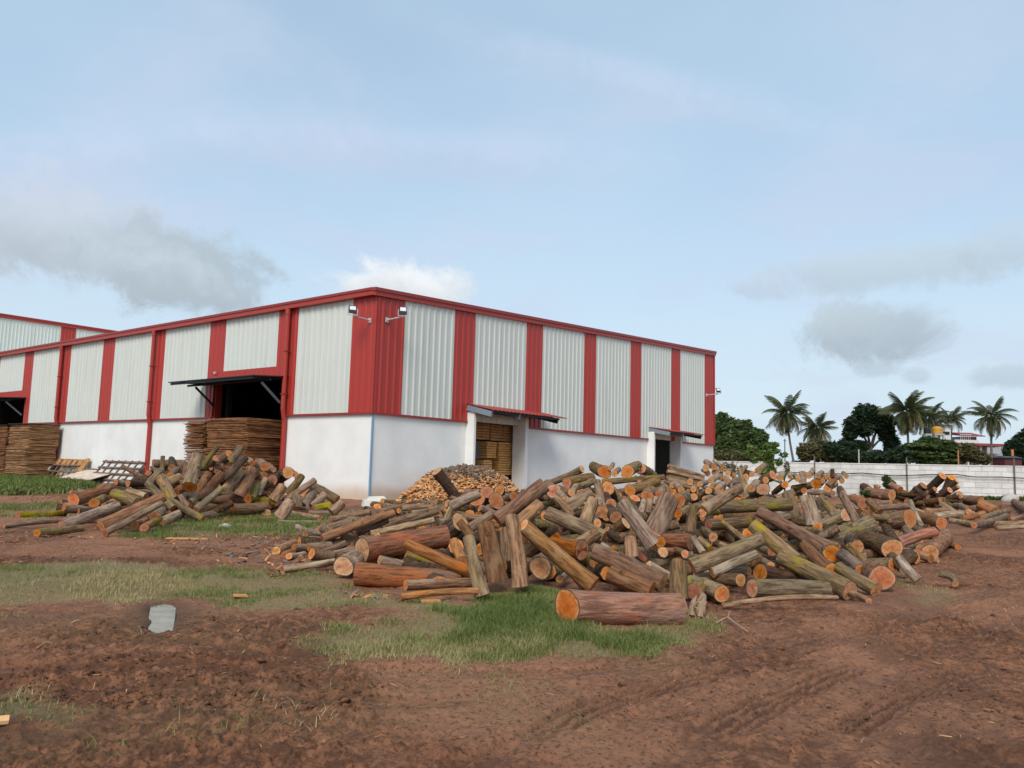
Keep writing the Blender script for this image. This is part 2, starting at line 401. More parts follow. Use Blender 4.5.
# right face: white sheets between red stripes
whites = [(1.55, 4.85), (6.32, 10.55), (12.05, 16.22), (17.6, 21.8), (23.25, 27.55), (29.03, 33.25)]
edges = [-.10] + [e for w in whites for e in w] + [LX]
DOORS = ((6.1, 10.05), (24.4, 28.2))
for i in range(len(edges) - 1):
    m, nm = (SHEET_W, 'white_cladding_panel') if i % 2 else (SHEET_R, 'red_cladding_panel')
    corrugated(nm, m, 'R', edges[i], edges[i + 1], ZS, RT_TOP, wh)
# left face
lw = [(1.46, 5.28), (6.75, 11.18), (12.62, 17.04), (18.44, 22.93), (24.39, 28.69), (30.14, 34.56), (35.99, 40.3), (41.75, YEND)]
HEAD, OPT = 5.99, 5.40
OPENS = ((6.05, 11.93), (35.4, 41.7))
def left_panel(m, nm, a, b, z0): corrugated(nm, m, 'L', a, b, z0, LT_TOP, wh)
prev = -.10
for k, (a, b) in enumerate(lw):
    head = k in (1, 6)
    if k in (1, 6):
        o0, o1 = OPENS[0] if k == 1 else OPENS[1]
        left_panel(SHEET_R, 'red_cladding_panel', prev, o0, ZS); left_panel(SHEET_R, 'red_cladding_panel', o0, a, OPT)
        left_panel(SHEET_W, 'white_cladding_panel', a, b, HEAD)
        corrugated('red_cladding_panel', SHEET_R, 'L', a, b, OPT, lambda y: HEAD, wh)
        prev = b; held = o1
        continue
    if k in (2, 7):
        left_panel(SHEET_R, 'red_cladding_panel', prev, held, OPT)
        if a > held: left_panel(SHEET_R, 'red_cladding_panel', held, a, ZS)
    else:
        left_panel(SHEET_R, 'red_cladding_panel', prev, a, ZS)
    left_panel(SHEET_W, 'white_cladding_panel', a, b, ZS)
    prev = b
# base walls
def wall_seg(a, b, face, z1=ZS):
    m = MB()
    if face == 'R': m.box(a, b, 0, .3, -.3, z1)
    else: m.box(0, .3, a, b, -.3, z1)
    m.build('base_wall', WHITE_WALL, wh)
wall_seg(.3, 6.1, 'R', ZS - .002); wall_seg(10.05, 24.4, 'R'); wall_seg(28.2, LX, 'R')
wall_seg(0, 6.05, 'L'); wall_seg(11.93, 35.4, 'L'); wall_seg(41.7, YEND, 'L')
# far walls, floor and roof close the hall
MB().box(LX - .3, LX, .3, YEND, -.3, ZE + SL * LX - .17).build('end_wall', SHEET_W, wh)
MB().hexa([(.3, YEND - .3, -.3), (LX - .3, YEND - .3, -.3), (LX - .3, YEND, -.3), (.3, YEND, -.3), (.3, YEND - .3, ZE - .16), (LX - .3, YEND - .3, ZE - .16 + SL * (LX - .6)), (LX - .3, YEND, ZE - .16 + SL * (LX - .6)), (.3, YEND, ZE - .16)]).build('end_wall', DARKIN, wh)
MB().box(.3, LX - .3, .3, YEND - .3, -.2, .04).build('hall_floor', CONC, wh)
MB().hexa([(-.1, -.08, ZE - .14), (LX + .02, -.08, ZE - .14 + SL * LX), (LX + .02, YEND, ZE - .14 + SL * LX), (-.1, YEND, ZE - .14),
           (-.1, -.08, ZE - .06), (LX + .02, -.08, ZE - .06 + SL * LX), (LX + .02, YEND, ZE - .06 + SL * LX), (-.1, YEND, ZE - .06)]).build('roof', SHEET_W, wh)
# inner lining behind the sheets
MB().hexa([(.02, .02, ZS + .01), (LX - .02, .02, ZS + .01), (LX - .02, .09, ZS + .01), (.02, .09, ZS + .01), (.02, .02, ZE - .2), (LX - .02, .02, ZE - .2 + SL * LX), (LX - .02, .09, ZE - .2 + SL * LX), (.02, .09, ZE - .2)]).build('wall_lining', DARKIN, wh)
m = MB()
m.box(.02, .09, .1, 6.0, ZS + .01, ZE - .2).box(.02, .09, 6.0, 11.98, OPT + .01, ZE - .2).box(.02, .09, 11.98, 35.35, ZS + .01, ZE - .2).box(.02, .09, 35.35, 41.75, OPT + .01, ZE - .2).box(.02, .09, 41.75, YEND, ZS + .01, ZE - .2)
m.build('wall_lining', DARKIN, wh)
# gutter along the left eave: lip, trough and shadow gap
m = MB(); m.box(-.34, -.115, -.106, YEND, ZE - .32, ZE - .12); m.build('gutter', TRIM_R2, wh)
m = MB(); m.box(-.38, -.10, -.018, YEND, ZE - .117, ZE - .0); m.build('gutter_lip', TRIM_R, wh)
# verge flashing up the right face
def slope_bar(y0, y1, za, zb, a, b):
    return [(a, y0, ZE + za + SL * a), (b, y0, ZE + za + SL * b), (b, y1, ZE + za + SL * b), (a, y1, ZE + za + SL * a),
            (a, y0, ZE + zb + SL * a), (b, y0, ZE + zb + SL * b), (b, y1, ZE + zb + SL * b), (a, y1, ZE + zb + SL * a)]
MB().hexa(slope_bar(-.20, -.108, -.34, -.15, -.34, LX + .08)).build('verge_flashing', TRIM_R2, wh)
MB().hexa(slope_bar(-.25, -.02, -.147, .003, -.38, LX + .1)).build('verge_cap', TRIM_R, wh)
# drip flashing where the sheets meet the wall
def drip(a, b, face):
    m = MB()
    (m.box(a, b, -.13, -.003, ZS - .09, ZS - .003) if face == 'R' else m.box(-.13, -.003, a, b, ZS - .09, ZS - .003))
    m.build('drip_flashing', TRIM_R, wh)
drip(-.13, 5.94, 'R'); drip(10.31, 24.24, 'R'); drip(28.41, LX + .02, 'R')
drip(-.003, 6.0, 'L'); drip(11.98, 35.35, 'L'); drip(41.75, YEND, 'L')
MB().box(-.10, .05, -.10, .05, ZS + .0, ZE - .35).build('corner_flashing', SHEET_R, wh)
MB().box(LX - .02, LX + .06, -.12, .2, ZS - .05, ZE + SL * LX - .33).build('corner_flashing', SHEET_R, wh)
MB().tube([(-.02, -.03, .0), (-.02, -.03, ZS - .1)], .045, 8).build('corner_pipe', BLUEP, wh)
# red opening reveals
for o0, o1 in OPENS:
    for q in (o0, o1 - .12):
        MB().box(-.02, .34, q, q + .12, -.1, OPT).build('opening_jamb', TRIM_R, wh)
# downpipes on the left face, each with an offset where it meets the wall
for yy in (5.80, 17.98, 29.72, 41.6):
    m = MB(); m.tube([(-.28, yy, ZE - .33), (-.28, yy, ZE - .6)], .13, 10); m.tube([(-.27, yy, ZE - .5), (-.26, yy, ZS + .25), (-.14, yy, ZS - .35), (-.14, yy, .02)], .115, 10)
    p = m.build('downpipe', TRIM_R2, wh, smooth=False)
    k = MB()
    for zz in (4.6, 6.6): k.box(-.385, -.12, yy - .125, yy + .125, zz, zz + .05)
    k.box(-.27, -.02, yy - .125, yy + .125, .75, .8); k.build('pipe_clip', TRIM_R, p)
# inner steel frame seen in the openings
for yy in (6.4, 11.6, 35.8, 41.3):
    MB().box(.5, .75, yy - .1, yy + .1, .05, ZE - .5).build('steel_column', BLACKM, wh)

# door hoods on the right face
def side_door(a, b, c0, c1, tip):
    for f0, f1 in ((a - .15, a), (b, b + .25)):
        MB().box(f0, f1, -.52, -.004, -.3, 4.12).build('door_fin', WHITE_WALL, wh)
    MB().box(a, b, -.5, -.135, ZS + .3, ZS + .42).build('door_lintel', CONC, wh)
    w = 1.62; zt = on_plane(*tip, 1, -w)[2]; z0 = on_plane(c0[0], c0[1], 1, -.1)[2]
    x0 = on_plane(c0[0], c0[1], 1, -.1)[0]; x1 = on_plane(c1[0], c1[1], 1, -w)[0]
    root = empty('door_hood', (0, 0, 0), 0, wh)
    # ribbed red sheet sloping outwards
    V, Fq = [], []; u = x0; k = 0
    while u < x1:
        for du, o in ((0, 0), (.14, 0), (.18, .03), (.26, .03)):
            for y, z in ((-.10, z0), (-w - .12, zt)): V.append((u + du, y, z + o + .06))
        u += .3
    n = len(V) // 2
    Fq = [(2 * i + 1, 2 * i + 3, 2 * i + 2, 2 * i) for i in range(n - 1)]
    nV = len(V); V += [(x, y, z - .02) for x, y, z in V]
    Fq += [(2 * i + nV, 2 * i + 2 + nV, 2 * i + 3 + nV, 2 * i + 1 + nV) for i in range(n - 1)]
    Fq += [(2 * i + 1 + nV, 2 * i + 3 + nV, 2 * i + 3, 2 * i + 1) for i in range(n - 1)]
    me = bpy.data.meshes.new('hood_sheet'); me.from_pydata(V, [], Fq); me.materials.append(CANOPY_R); me.update(); link('hood_sheet', me, root)
    xb = b + .9
    for xx, mt in ((x0 + .08, STEEL), ((a + b) / 2, STEEL), (x1 - .5, BLACKM)):  # far bracket in black: its shade is put into the metal colour
        MB().bar((xx, -.12, z0 - .12), (xx, -w, zt - .12), .12, .26).build('hood_bracket', mt, root)
    for t in (.35, .97):
        y = -.1 - t * (w - .1); z = z0 + (zt - z0) * t
        MB().bar((x0 + .15, y, z - .02), (x1 - .3, y, z - .02), .08, .10).build('hood_purlin', BLACKM, root)
side_door(6.1, 10.05, (466.5, 405), (563, 417.0), (493, 411.4))
side_door(24.4, 28.2, (648.5, 428), (704, 435.5), (671, 432.1))

# flat black hood over the main opening of the left face
def main_hood(o0, o1):
    root = empty('opening_hood', (0, 0, 0), 0, wh); w = 2.0
    MB().hexa([(-w, o0 - .3, 5.28), (-.1, o0 - .3, 5.42), (-.1, o1 + 1.0, 5.42), (-w, o1 + 1.0, 5.28), (-w, o0 - .3, 5.33), (-.1, o0 - .3, 5.47), (-.1, o1 + 1.0, 5.47), (-w, o1 + 1.0, 5.33)]).build('hood_sheet', BLACKM, root)
    for xx in (-w + .1, -1.0): MB().bar((xx, o0 - .2, 5.22), (xx, o1 + .9, 5.22), .07, .1).build('hood_purlin', BLACKM, root)
    for yy in (o0 + .25, (o0 + o1) / 2, o1 - .1):
        MB().bar((-w + .05, yy, 5.24), (-.08, yy, 5.34), .07, .09).build('hood_arm', BLACKM, root)
        if yy != (o0 + o1) / 2: MB().bar((-1.15, yy, 5.1), (-.10, yy, 4.25), .09, .09).build('hood_strut', STEEL if yy < o0 + 1 else BLACKM, root)
main_hood(*OPENS[0]); main_hood(*OPENS[1])

# small white spot lamp base on the red stripe
MB().box(-.19, -.08, 11.78, 11.88, 5.88, 6.0).build('junction_box', GALV, wh)

# floodlights on bracket arms
def floodlight(base, tip, face, label):
    b = on_plane(*base, 0 if face == 'L' else 1, -.1); L = 1.05
    d = np.array([-1., 0, 0]) if face == 'L' else np.array([0, -1., 0]); s = np.array([0, 1., 0]) if face == 'L' else np.array([1., 0, 0])
    o = empty('floodlight', wor(b), TH); tag(o, label, 'floodlight', 'floodlights on the warehouse walls')
    P = lambda a, q, z: d * a + s * q + np.array([0, 0, z])
    m = MB(); m.tube([P(.02, 0, 0), P(L * .9, 0, .05)], .035, 8); m.bar(P(-.02, 0, 0), P(.04, 0, 0), .16, .2); m.build('bracket_arm', GALV, o)
    # the lamp head is swung round towards the yard
    T = P(L * .92, 0, .07); d2 = np.array([-.55, -.83, 0]) if face == 'L' else np.array([-.62, -.78, 0]); s2 = np.array([-d2[1], d2[0], 0])
    Q = lambda a, q, z: T + d2 * a + s2 * q + np.array([0, 0, z])
    m = MB(); m.bar(Q(0, -.2, .02), Q(0, -.2, .28), .03, .03); m.bar(Q(0, .2, .02), Q(0, .2, .28), .03, .03); m.bar(Q(0, -.2, .01), Q(0, .2, .01), .03, .03); m.build('yoke', GALV, o)
    k = -.16
    c = [Q(-.05, -.16, .08), Q(.05, -.16, .08), Q(.05, .16, .08), Q(-.05, .16, .08)]; c2 = [q + np.array([0, 0, .35]) + d2 * k for q in c]
    MB().hexa(c + c2).build('lamp_housing', BLACKM, o)
    w = lambda f: np.array([0, 0, .35 * f]) + d2 * (k * f)
    g = [Q(.051, -.125, .08), Q(.06, -.125, .08), Q(.06, .125, .08), Q(.051, .125, .08)]
    MB().hexa([q + w(.42) for q in g] + [q + w(.9) for q in g]).build('lamp_glass', GLASSM, o)
floodlight((370, 320.5), None, 'L', 'black floodlight on an arm left of the red warehouse corner')
floodlight((387, 320), None, 'R', 'black floodlight on an arm right of the red warehouse corner')
floodlight((706.5, 395), None, 'R', 'small floodlight at the far right end of the warehouse wall')

# second, taller shed behind
sh = empty('rear_shed', wor((0, YEND + .4, 0)), TH); tag(sh, 'taller red and white shed rising behind the left end of the warehouse', 'shed')
p0 = on_plane(0, 313.5, 1, YEND + .4); ZT2 = p0[2]; st = [on_plane(x, 330, 1, YEND + .4)[0] for x in (60.7, 76)]
def corr2(nm, mt, a, b): corrugated(nm, mt, 'R', a, b, 0, lambda x: ZT2 - .3, sh, pitch=.27, dep=.03)
per = 5.7; w0 = st[0]; w1 = st[1]
corr2('red_cladding_panel', SHEET_R, w0, w1); corr2('white_cladding_panel', SHEET_W, w1, w0 + per); corr2('red_cladding_panel', SHEET_R, w0 + per, w1 + per); corr2('white_cladding_panel', SHEET_W, w1 + per, 16)
corr2('white_cladding_panel', SHEET_W, w1 - per - .9, w0); corr2('red_cladding_panel', SHEET_R, w0 - per - .9, w1 - per - .9); corr2('white_cladding_panel', SHEET_W, w1 - 2 * per, w0 - per - .9)
MB().box(w1 - 2 * per, 16, -.2, -.1, ZT2 - .33, ZT2 - .14).build('verge_flashing', TRIM_R2, sh)
MB().box(w1 - 2 * per, 16, -.25, .3, ZT2 - .137, ZT2).build('verge_cap', TRIM_R, sh)
MB().box(w1 - 2 * per + .1, 15.9, .0, 20, 0, ZT2 - .2).build('shed_body', SHEET_W, sh)

# ------------------------------------------------------------------ stacks of veneer and boards
def solve_y(px, x0, z):
    lo, hi = 1.0, 60.0
    for _ in range(50):
        mid = (lo + hi) / 2
        if proj(wor((x0, mid, z)))[0] > px: lo = mid
        else: hi = mid
    return lo
def layered_stack(name, label, x0, x1, y0, y1, z0, z1, n, mat, seed, jit=.05, cat='stack', lean=0.0, group=None, cap=None):
    rnd = random.Random(seed)
    o = empty(name, wor((x0, y0, 0)), TH); tag(o, label, cat, group)
    W, D = x1 - x0, y1 - y0; z = z0; tiers = max(1, int((z1 - z0) / .62)); th = (z1 - z0) / n
    per_t = n // tiers
    for t in range(tiers):
        m = MB(); jx, jy = rnd.uniform(-.05, .05), rnd.uniform(-.05, .05)
        cnt = per_t if t < tiers - 1 else n - per_t * (tiers - 1)
        for i in range(cnt):
            h = th * rnd.uniform(.6, 1.0); q = [rnd.uniform(-jit, jit) * (1.6 if rnd.random() < .1 else .8) for _ in range(8)]
            sag = [rnd.uniform(-.012, .012) for _ in range(4)]
            l = lean * (z - z0)
            a = [(q[0] + jx + l, q[1] + jy, z + sag[0]), (W + q[2] + jx + l, q[3] + jy, z + sag[1]), (W + q[4] + jx + l, D + q[5] + jy, z + sag[2]), (q[6] + jx + l, D + q[7] + jy, z + sag[3])]
            m.hexa(a + [(p[0], p[1], p[2] + h) for p in a]); z += th
        m.build('veneer_bundle', mat, o)
    if cap: MB().hexa([(-.1, -.1, z1 + .02), (W + .1, -.1, z1 + .0), (W + .05, D, z1 + .06), (-.1, D, z1 + .03), (-.1, -.1, z1 + .05), (W + .1, -.1, z1 + .04), (W + .05, D, z1 + .1), (-.1, D, z1 + .07)]).build('cover_board', cap, o)
    return o
yA = solve_y(246, -1.5, 2); zA = on_plane(246, 417, 1, yA)[2]
yB = solve_y(206, -1.5, 2)
layered_stack('veneer_stack', 'tall brown veneer stack directly in the main opening behind the left log pile', -1.5, .5, yA, yB, .0, zA, 96, VENEER, 1, .07)
yC = solve_y(204, -1.45, 2); yD = solve_y(184.5, -1.45, 2)
layered_stack('veneer_stack', 'narrow ragged veneer stack left of the main opening, behind a taller one', -1.45, -.2, yB + .35, yD, .0, zA - .1, 90, VENEER, 2, .10)
layered_stack('veneer_stack', 'low dark veneer remnant at the left foot of the ragged stack', -2.0, -1.6, yD - .6, yD + 1.0, 0, 1.25, 30, VENEER, 3, .12)
y2 = solve_y(28, -2.0, 2); y3 = solve_y(7.5, -2.0, 2)
x2 = -2.0
while proj(wor((x2, y2, 2)))[0] < 56.5: x2 += .02
z2 = on_plane(28, 424, 1, y2)[2]
layered_stack('veneer_stack', 'veneer stack with light front and black cover beside the left downpipe', -2.0, x2, y2, y3, 0, z2, 90, VENEER_L, 4, .07, cap=BLACKM)
layered_stack('veneer_stack', 'veneer stack cut off by the left edge of the photo', -2.0, x2, y3 + .25, y3 + 4.2, 0, z2 - .05, 90, VENEER, 5, .07, cap=BLACKM)

# plank bundles inside the first side door
def bundle(px0, px1, py0, py1, yl, label, mat, seed, rows=4, cols=3, cat='plank bundle'):
    a = on_plane(px0, py1, 1, yl); b = on_plane(px1, py0, 1, yl); rnd = random.Random(seed)
    o = empty('plank_bundle', wor((a[0], yl, a[2])), TH); tag(o, label, cat, 'bundles of sawn planks inside the first side door')
    W, H = b[0] - a[0], b[2] - a[2]; z = 0
    for r in range(rows):
        h = H / rows; x = 0
        for c in range(cols):
            w = W / cols
            MB().box(x + .012, x + w - .012, rnd.uniform(0, .06), 1.2, z + .012, z + h - .012).build('plank', mat, o); x += w
        z += h
    return o
bundle(474, 490.5, 421, 439, .55, 'brown plank bundle at the top left inside the first side door', BOARD, 1, 7, 2)
bundle(491, 515, 423.5, 440.5, .55, 'brown plank bundle at the top right inside the first side door', BOARD, 2, 7, 2)
bundle(487, 497, 442, 458, .45, 'yellow plank bundle beside the grey sheet inside the first side door', PLANK, 3, 7, 1)
bundle(498.5, 516, 443, 475, .45, 'largest yellow plank bundle right of the middle inside the first side door', PLANK, 4, 14, 2)
bundle(484, 493, 460, 474, .45, 'small yellow plank bundle under the grey sheet inside the first side door', PLANK, 5, 6, 1)
bundle(482, 516, 479.5, 497, .5, 'lowest yellow plank bundle inside the first side door behind the chips', PLANK, 6, 7, 3)
for pa, pb, lb in (((474, 440.5), (517, 442.5), 'upper dark bearer beam between plank bundles in the side door'), ((482, 476.5), (517, 478.5), 'lower dark bearer beam between plank bundles in the side door')):
    a = on_plane(pa[0], pb[1], 1, 1.0); b = on_plane(pb[0], pa[1], 1, 1.0)
    m = MB(); m.box(0, b[0] - a[0], 0, 1.3, 0, .09); o = m.build('bearer_beam', BOARD); o.location = wor(a); o.rotation_euler[2] = TH; tag(o, lb, 'beam')
a = on_plane(473.5, 458.5, 1, 1.0); b = on_plane(486, 441.5, 1, 1.0)
m = MB(); m.box(0, b[0] - a[0], 0, .7, 0, b[2] - a[2]); o = m.build('wrapped_bale', plain('grey_film', (.20, .20, .21), .35, .5, .35, 9)); o.location = wor(a); o.rotation_euler[2] = TH
tag(o, 'grey plastic wrapped bale on the left inside the first side door', 'bale')
a = on_plane(473.5, 474, 1, .9); o = empty('split_timber', wor(a), TH); tag(o, 'fan of reddish split timber under the grey wrapped bale', 'timber')
for k in range(6):
    MB().bar((0, k * .05, .08 + k * .13), (1.1, k * .05, .0 + k * .07), .1, .08).build('timber_strip', BOARD, o)

# boards and slatted frames leaning on the left wall
def leaning(name, label, cat, px0, px1, pytop, foot):
    y0 = solve_y(px1, 0, .8); y1 = solve_y(px0, 0, .8); zt = on_plane((px0 + px1) / 2, pytop, 0, -.1)[2]
    o = empty(name, wor((-.1, y0, 0)), TH); tag(o, label, cat)
    Lx = foot; ln = math.hypot(Lx, zt); e = np.array((-Lx, 0, -zt)) / ln; nrm = np.array((-zt, 0, Lx)) / ln
    P = lambda u, v, w=0: np.array((-.02, 0, zt)) + np.array((0, 1, 0)) * u + e * v + nrm * w
    return o, y1 - y0, ln, P
def slab(o, nm, P, u0, u1, v0, v1, w0, w1, mt):
    q = [P(u0, v0, w0), P(u1, v0, w0), P(u1, v1, w0), P(u0, v1, w0)]
    q2 = [P(u0, v0, w1), P(u1, v0, w1), P(u1, v1, w1), P(u0, v1, w1)]
    MB().hexa(q + q2).build(nm, mt, o)
o, W, H, P = leaning('leaning_boards', 'brown boards and one white board leaning against the left white wall', 'boards', 57, 92, 458.5, .8)
slab(o, 'board', P, 0, .55, 0, H, 0, .06, BOARD); slab(o, 'board', P, .62, W, .03, .45, -.06, -.01, BOARD)
for k in range(6):
    u = .7 + k * (W - .9) / 5.5
    slab(o, 'slat', P, u, u + .12, .1 + .05 * (k % 2), H - .1, .0, .05, SLAT if k % 3 else BOARD)
for v in (.5, .95, 1.35): slab(o, 'cross_slat', P, .6, W, v, v + .09, .052, .1, SLAT)
slab(o, 'white_board', P, W - .55, W + .9, H * .45, H * .62, .11, .15, PALE)
o, W, H, P = leaning('slatted_frames', 'dark slatted wooden frames leaning on the wall beside the red downpipe', 'frames', 108, 149, 461, .95)
for k in range(7):
    u = k * (W - .1) / 6; slab(o, 'slat', P, u, u + .09, .0, H, 0, .07, SLAT)
for k in range(4):
    v = .1 + k * (H - .2) / 3.4; slab(o, 'cross_slat', P, -.1, W + .05, v, v + .10, .072, .13, SLAT)
slab(o, 'backing_sheet', P, .2, W - .2, .1, H, -.03, -.002, PALE)
o, W, H, P = leaning('rusty_panel', 'pale rust stained panel lying against the slatted frames', 'panel', 92, 124, 474, 1.7)
slab(o, 'panel_sheet', P, 0, W, 0, H, .2, .24, RUSTY); slab(o, 'panel_rail', P, 0, W, 0, .08, .243, .3, SLAT)
o, W, H, P = leaning('loose_planks', 'loose weathered planks lying low in front of the far left veneer stack', 'planks', 20, 60, 474, 2.2)
for k in range(5): slab(o, 'plank', P, .2 * k, W - .3 * k, .3 + k * .3, .5 + k * .3, .25 + .03 * k, .3 + .03 * k, BOARD if k % 2 else PALE)

# white concrete footing at the corner
c0 = on_ground(376, 507)
m = MB(); m.hexa([(-.5, -.3, -.05), (.5, -.3, -.05), (.5, .3, -.05), (-.5, .3, -.05), (-.45, -.26, .24), (.45, -.26, .24), (.45, .26, .24), (-.45, .26, .24)])
m.hexa([(-.36, -.2, .23), (.36, -.2, .23), (.36, .2, .23), (-.36, .2, .23), (-.26, -.14, .37), (.28, -.12, .36), (.26, .16, .38), (-.26, .14, .36)])
o = m.build('concrete_block', plain('whitewashed_concrete', (.68, .66, .58), .85, .2, .15, 4, bump=.3)); o.location = c0; o.rotation_euler[2] = .3
tag(o, 'whitewashed concrete block on the ground at the warehouse corner', 'block')
# ------------------------------------------------------------------ terrain
def broad(x, y):
    x = np.asarray(x, float); y = np.asarray(y, float)
    return .5 * sstep(x - .35 * y, 2.0, 9.0) * sstep(y, 18, 34)
PUD = gpoly([(153, 604), (164, 602), (174, 606), (173, 616), (171, 626), (161, 631), (151, 627), (151, 616)])
def gline(pts): return np.array([on_ground(*p)[:2] for p in pts])
RUTS = [  # centre line, half width, depth, lug strength
    (gline([(-150, 672), (0, 669), (150, 667), (300, 668), (450, 672), (600, 672), (700, 660), (800, 640), (920, 610), (1060, 575)]), .17, .045, .02),
    (gline([(420, 790), (520, 742), (600, 706), (690, 680), (800, 650), (920, 622), (1060, 590)]), .16, .05, .026),
    (gline([(640, 800), (700, 740), (770, 700), (860, 668), (960, 640), (1080, 606)]), .17, .045, .024),
    (gline([(-100, 648), (60, 645), (150, 640), (240, 652), (330, 662)]), .18, .05, .01),
    (gline([(-100, 600), (40, 612), (110, 612), (165, 617), (240, 600), (330, 585), (430, 600)]), .17, .04, .01),
    (gline([(-100, 545), (60, 543), (200, 548), (330, 572), (420, 602)]), .3, .04, .008),
    (gline([(1080, 660), (980, 672), (900, 700), (840, 740), (800, 800)]), .15, .035, .02),
    (gline([(-80, 690), (100, 690), (250, 695), (420, 705), (560, 690)]), .14, .03, .016),
]
def line_dist(x, y, P):
    d = np.full(x.shape, 1e9); s = np.zeros(x.shape); side = np.zeros(x.shape); acc = 0
    for a, b in zip(P[:-1], P[1:]):
        e = b - a; L = np.hypot(*e)
        t = np.clip(((x - a[0]) * e[0] + (y - a[1]) * e[1]) / (L * L), 0, 1)
        q = np.hypot(x - a[0] - t * e[0], y - a[1] - t * e[1]); m = q < d
        d = np.where(m, q, d); s = np.where(m, acc + t * L, s); acc += L
    return d, s
GRASS = [  # pixel outline on the ground, density, height, lushness
    ([(300, 652), (340, 630), (400, 615), (450, 608), (480, 594), (560, 590), (580, 628), (690, 622), (716, 628), (705, 640), (640, 654), (540, 662), (430, 662), (350, 662)], 3400, .06, .6),
    ([(455, 612), (480, 592), (530, 590), (566, 600), (585, 628), (560, 642), (500, 644), (440, 640)], 4200, .085, .95),
    ([(0, 566), (80, 562), (200, 568), (330, 572), (350, 584), (280, 600), (200, 596), (130, 606), (60, 600), (-40, 610), (-120, 590)], 1300, .055, .5),
    ([(220, 602), (330, 588), (470, 604), (440, 616), (330, 612), (250, 612)], 1300, .055, .55),
    ([(120, 536), (150, 520), (240, 516), (335, 516), (400, 505), (420, 508), (345, 520), (300, 535), (200, 539)], 650, .10, .95),
    ([(-80, 492), (-80, 477), (60, 475), (95, 487), (70, 494), (0, 495)], 170, .26, 1.1),
    ([(-40, 516), (-40, 503), (60, 503), (76, 514), (40, 521)], 260, .10, .8),
    ([(-60, 706), (40, 696), (95, 712), (60, 732), (-40, 730)], 900, .05, .4),
    ([(690, 612), (716, 606), (730, 624), (712, 640), (660, 652), (640, 640)], 1800, .05, .2),
    ([(900, 588), (930, 580), (965, 592), (950, 606), (915, 604)], 500, .04, .45),
    ([(880, 580), (900, 574), (915, 582), (895, 592)], 700, .05, .45),
    ([(-40, 730), (160, 690), (330, 676), (560, 690), (600, 740), (350, 750), (100, 768), (-60, 770)], 150, .045, .05),
    ([(280, 660), (420, 662), (560, 664), (700, 645), (720, 660), (600, 684), (400, 682), (260, 676)], 420, .04, .02),
    ([(-60, 612), (120, 606), (260, 608), (330, 640), (240, 656), (-60, 650)], 160, .045, .1),
]
GPOLY = [(gpoly(p), d, h, l) for p, d, h, l in GRASS]
def relief(x, y):
    """small shape of the mud: returns height, grass mask, churn mask, wet mask"""
    near = sstep(y, 34, 14)
    gm = np.zeros(np.shape(x))
    for P, d, h, l in GPOLY:
        sd = poly_sd(x, y, P)
        gm = np.maximum(gm, sstep(sd + (fbm(x * 2.6, y * 1.8, 5) - .5) * .9, -.12, .35) * min(1, d / 1800 + .3) * (1 if l > .3 else .3))
    churn = sstep(fbm(x * .55, y * .38, 11), .42, .58)
    churn = np.maximum(churn, sstep(1.6 - np.hypot((x + 3.4) / 1.6, (y - 7.4) / .9), 0, .8))
    smoothz = sstep(fbm(x * .35 + 7, y * .3 + 3, 23), .5, .62)           # trampled, smooth pinkish earth
    z = (fbm(x * .6, y * .6, 1, 3) - .5) * .09 + (fbm(x * 2.4, y * 1.9, 2, 3) - .5) * .05
    rough = (.6 + .4 * churn) * (1 - .6 * smoothz) * (1 - .6 * gm)
    f1 = fbm(x * 7, y * 5.5, 3, 3) - .5; f2 = np.abs(fbm(x * 13, y * 10, 4, 3) - .5); f3 = np.abs(fbm(x * 27, y * 22, 6, 2) - .5)
    crumb = .35 + .65 * sstep(fbm(x * 1.9, y * 1.5, 15, 3), .40, .56)
    z = z + rough * (f1 * .07 + crumb * ((.16 - f2) * .115 + (.15 - f3) * .10) + sstep(fbm(x * 5.5, y * 4.4, 8, 2), .55, .68) * .022) * near
    z = z + ((vn(x * 42, y * 36, 9) - .5) * .008 + (vn(x * 21, y * 18, 19) - .5) * .008) * near * (1 - .5 * gm)
    wet = np.zeros(np.shape(x))
    for P, hw, dp, lug in RUTS:
        d, s = line_dist(x, y, P); d = d + (vn(s * 1.3, s * 0 + 3, 31) - .5) * .1
        inn = sstep(d, hw, hw * .55); sh = np.exp(-((d - hw * 1.25) / (hw * .35)) ** 2)
        lugs = np.cos(d * 2 * math.pi / .08) * .75 * lug * sstep(vn(s * 1.3, d * 0, 35), .3, .6) + (vn(x * 16, y * 13, 37) - .55) * lug * 1.3
        gate = .45 + .55 * sstep(fbm(s * .5, s * 0 + hw * 10, 41), .35, .6)
        z = z * (1 - .7 * inn * gate) + near * gate * (-dp * .6 * inn + dp * 1.1 * sh * (np.maximum(vn(x * 9, y * 8, 33) - .3, 0) * .9) + lugs * inn)
        wet = np.maximum(wet, inn * gate * (.25 + .75 * sstep(np.cos(d * 2 * math.pi / .08 + math.pi) + .9 * (vn(x * 8, y * 7, 43) - .5), -.2, .5)) * sstep(vn(s * 1.3, d * 0, 35), .1, .5))
    sp = poly_sd(x, y, PUD) + (fbm(x * 6, y * 2.5, 57, 3) - .5) * .10 - .01
    mp = sstep(sp, -.45, -.12); z = z * (1 - mp * .9)
    z = z * (1 - sstep(sp, -.1, .0)) - .07 * sstep(sp, -.10, .06) + .02 * np.exp(-((sp + .22) / .1) ** 2) * 1.5 * vn(x * 7, y * 5, 39)
    wet = np.maximum(wet, sstep(sp, -.3, .0))
    wet = np.maximum(wet, sstep(fbm(x * 1.1, y * .7, 51), .58, .72) * .6)
    z = z * sstep(y, 60, 25)
    return z, gm, np.clip(churn * (1 - .6 * smoothz), 0, 1), wet, smoothz
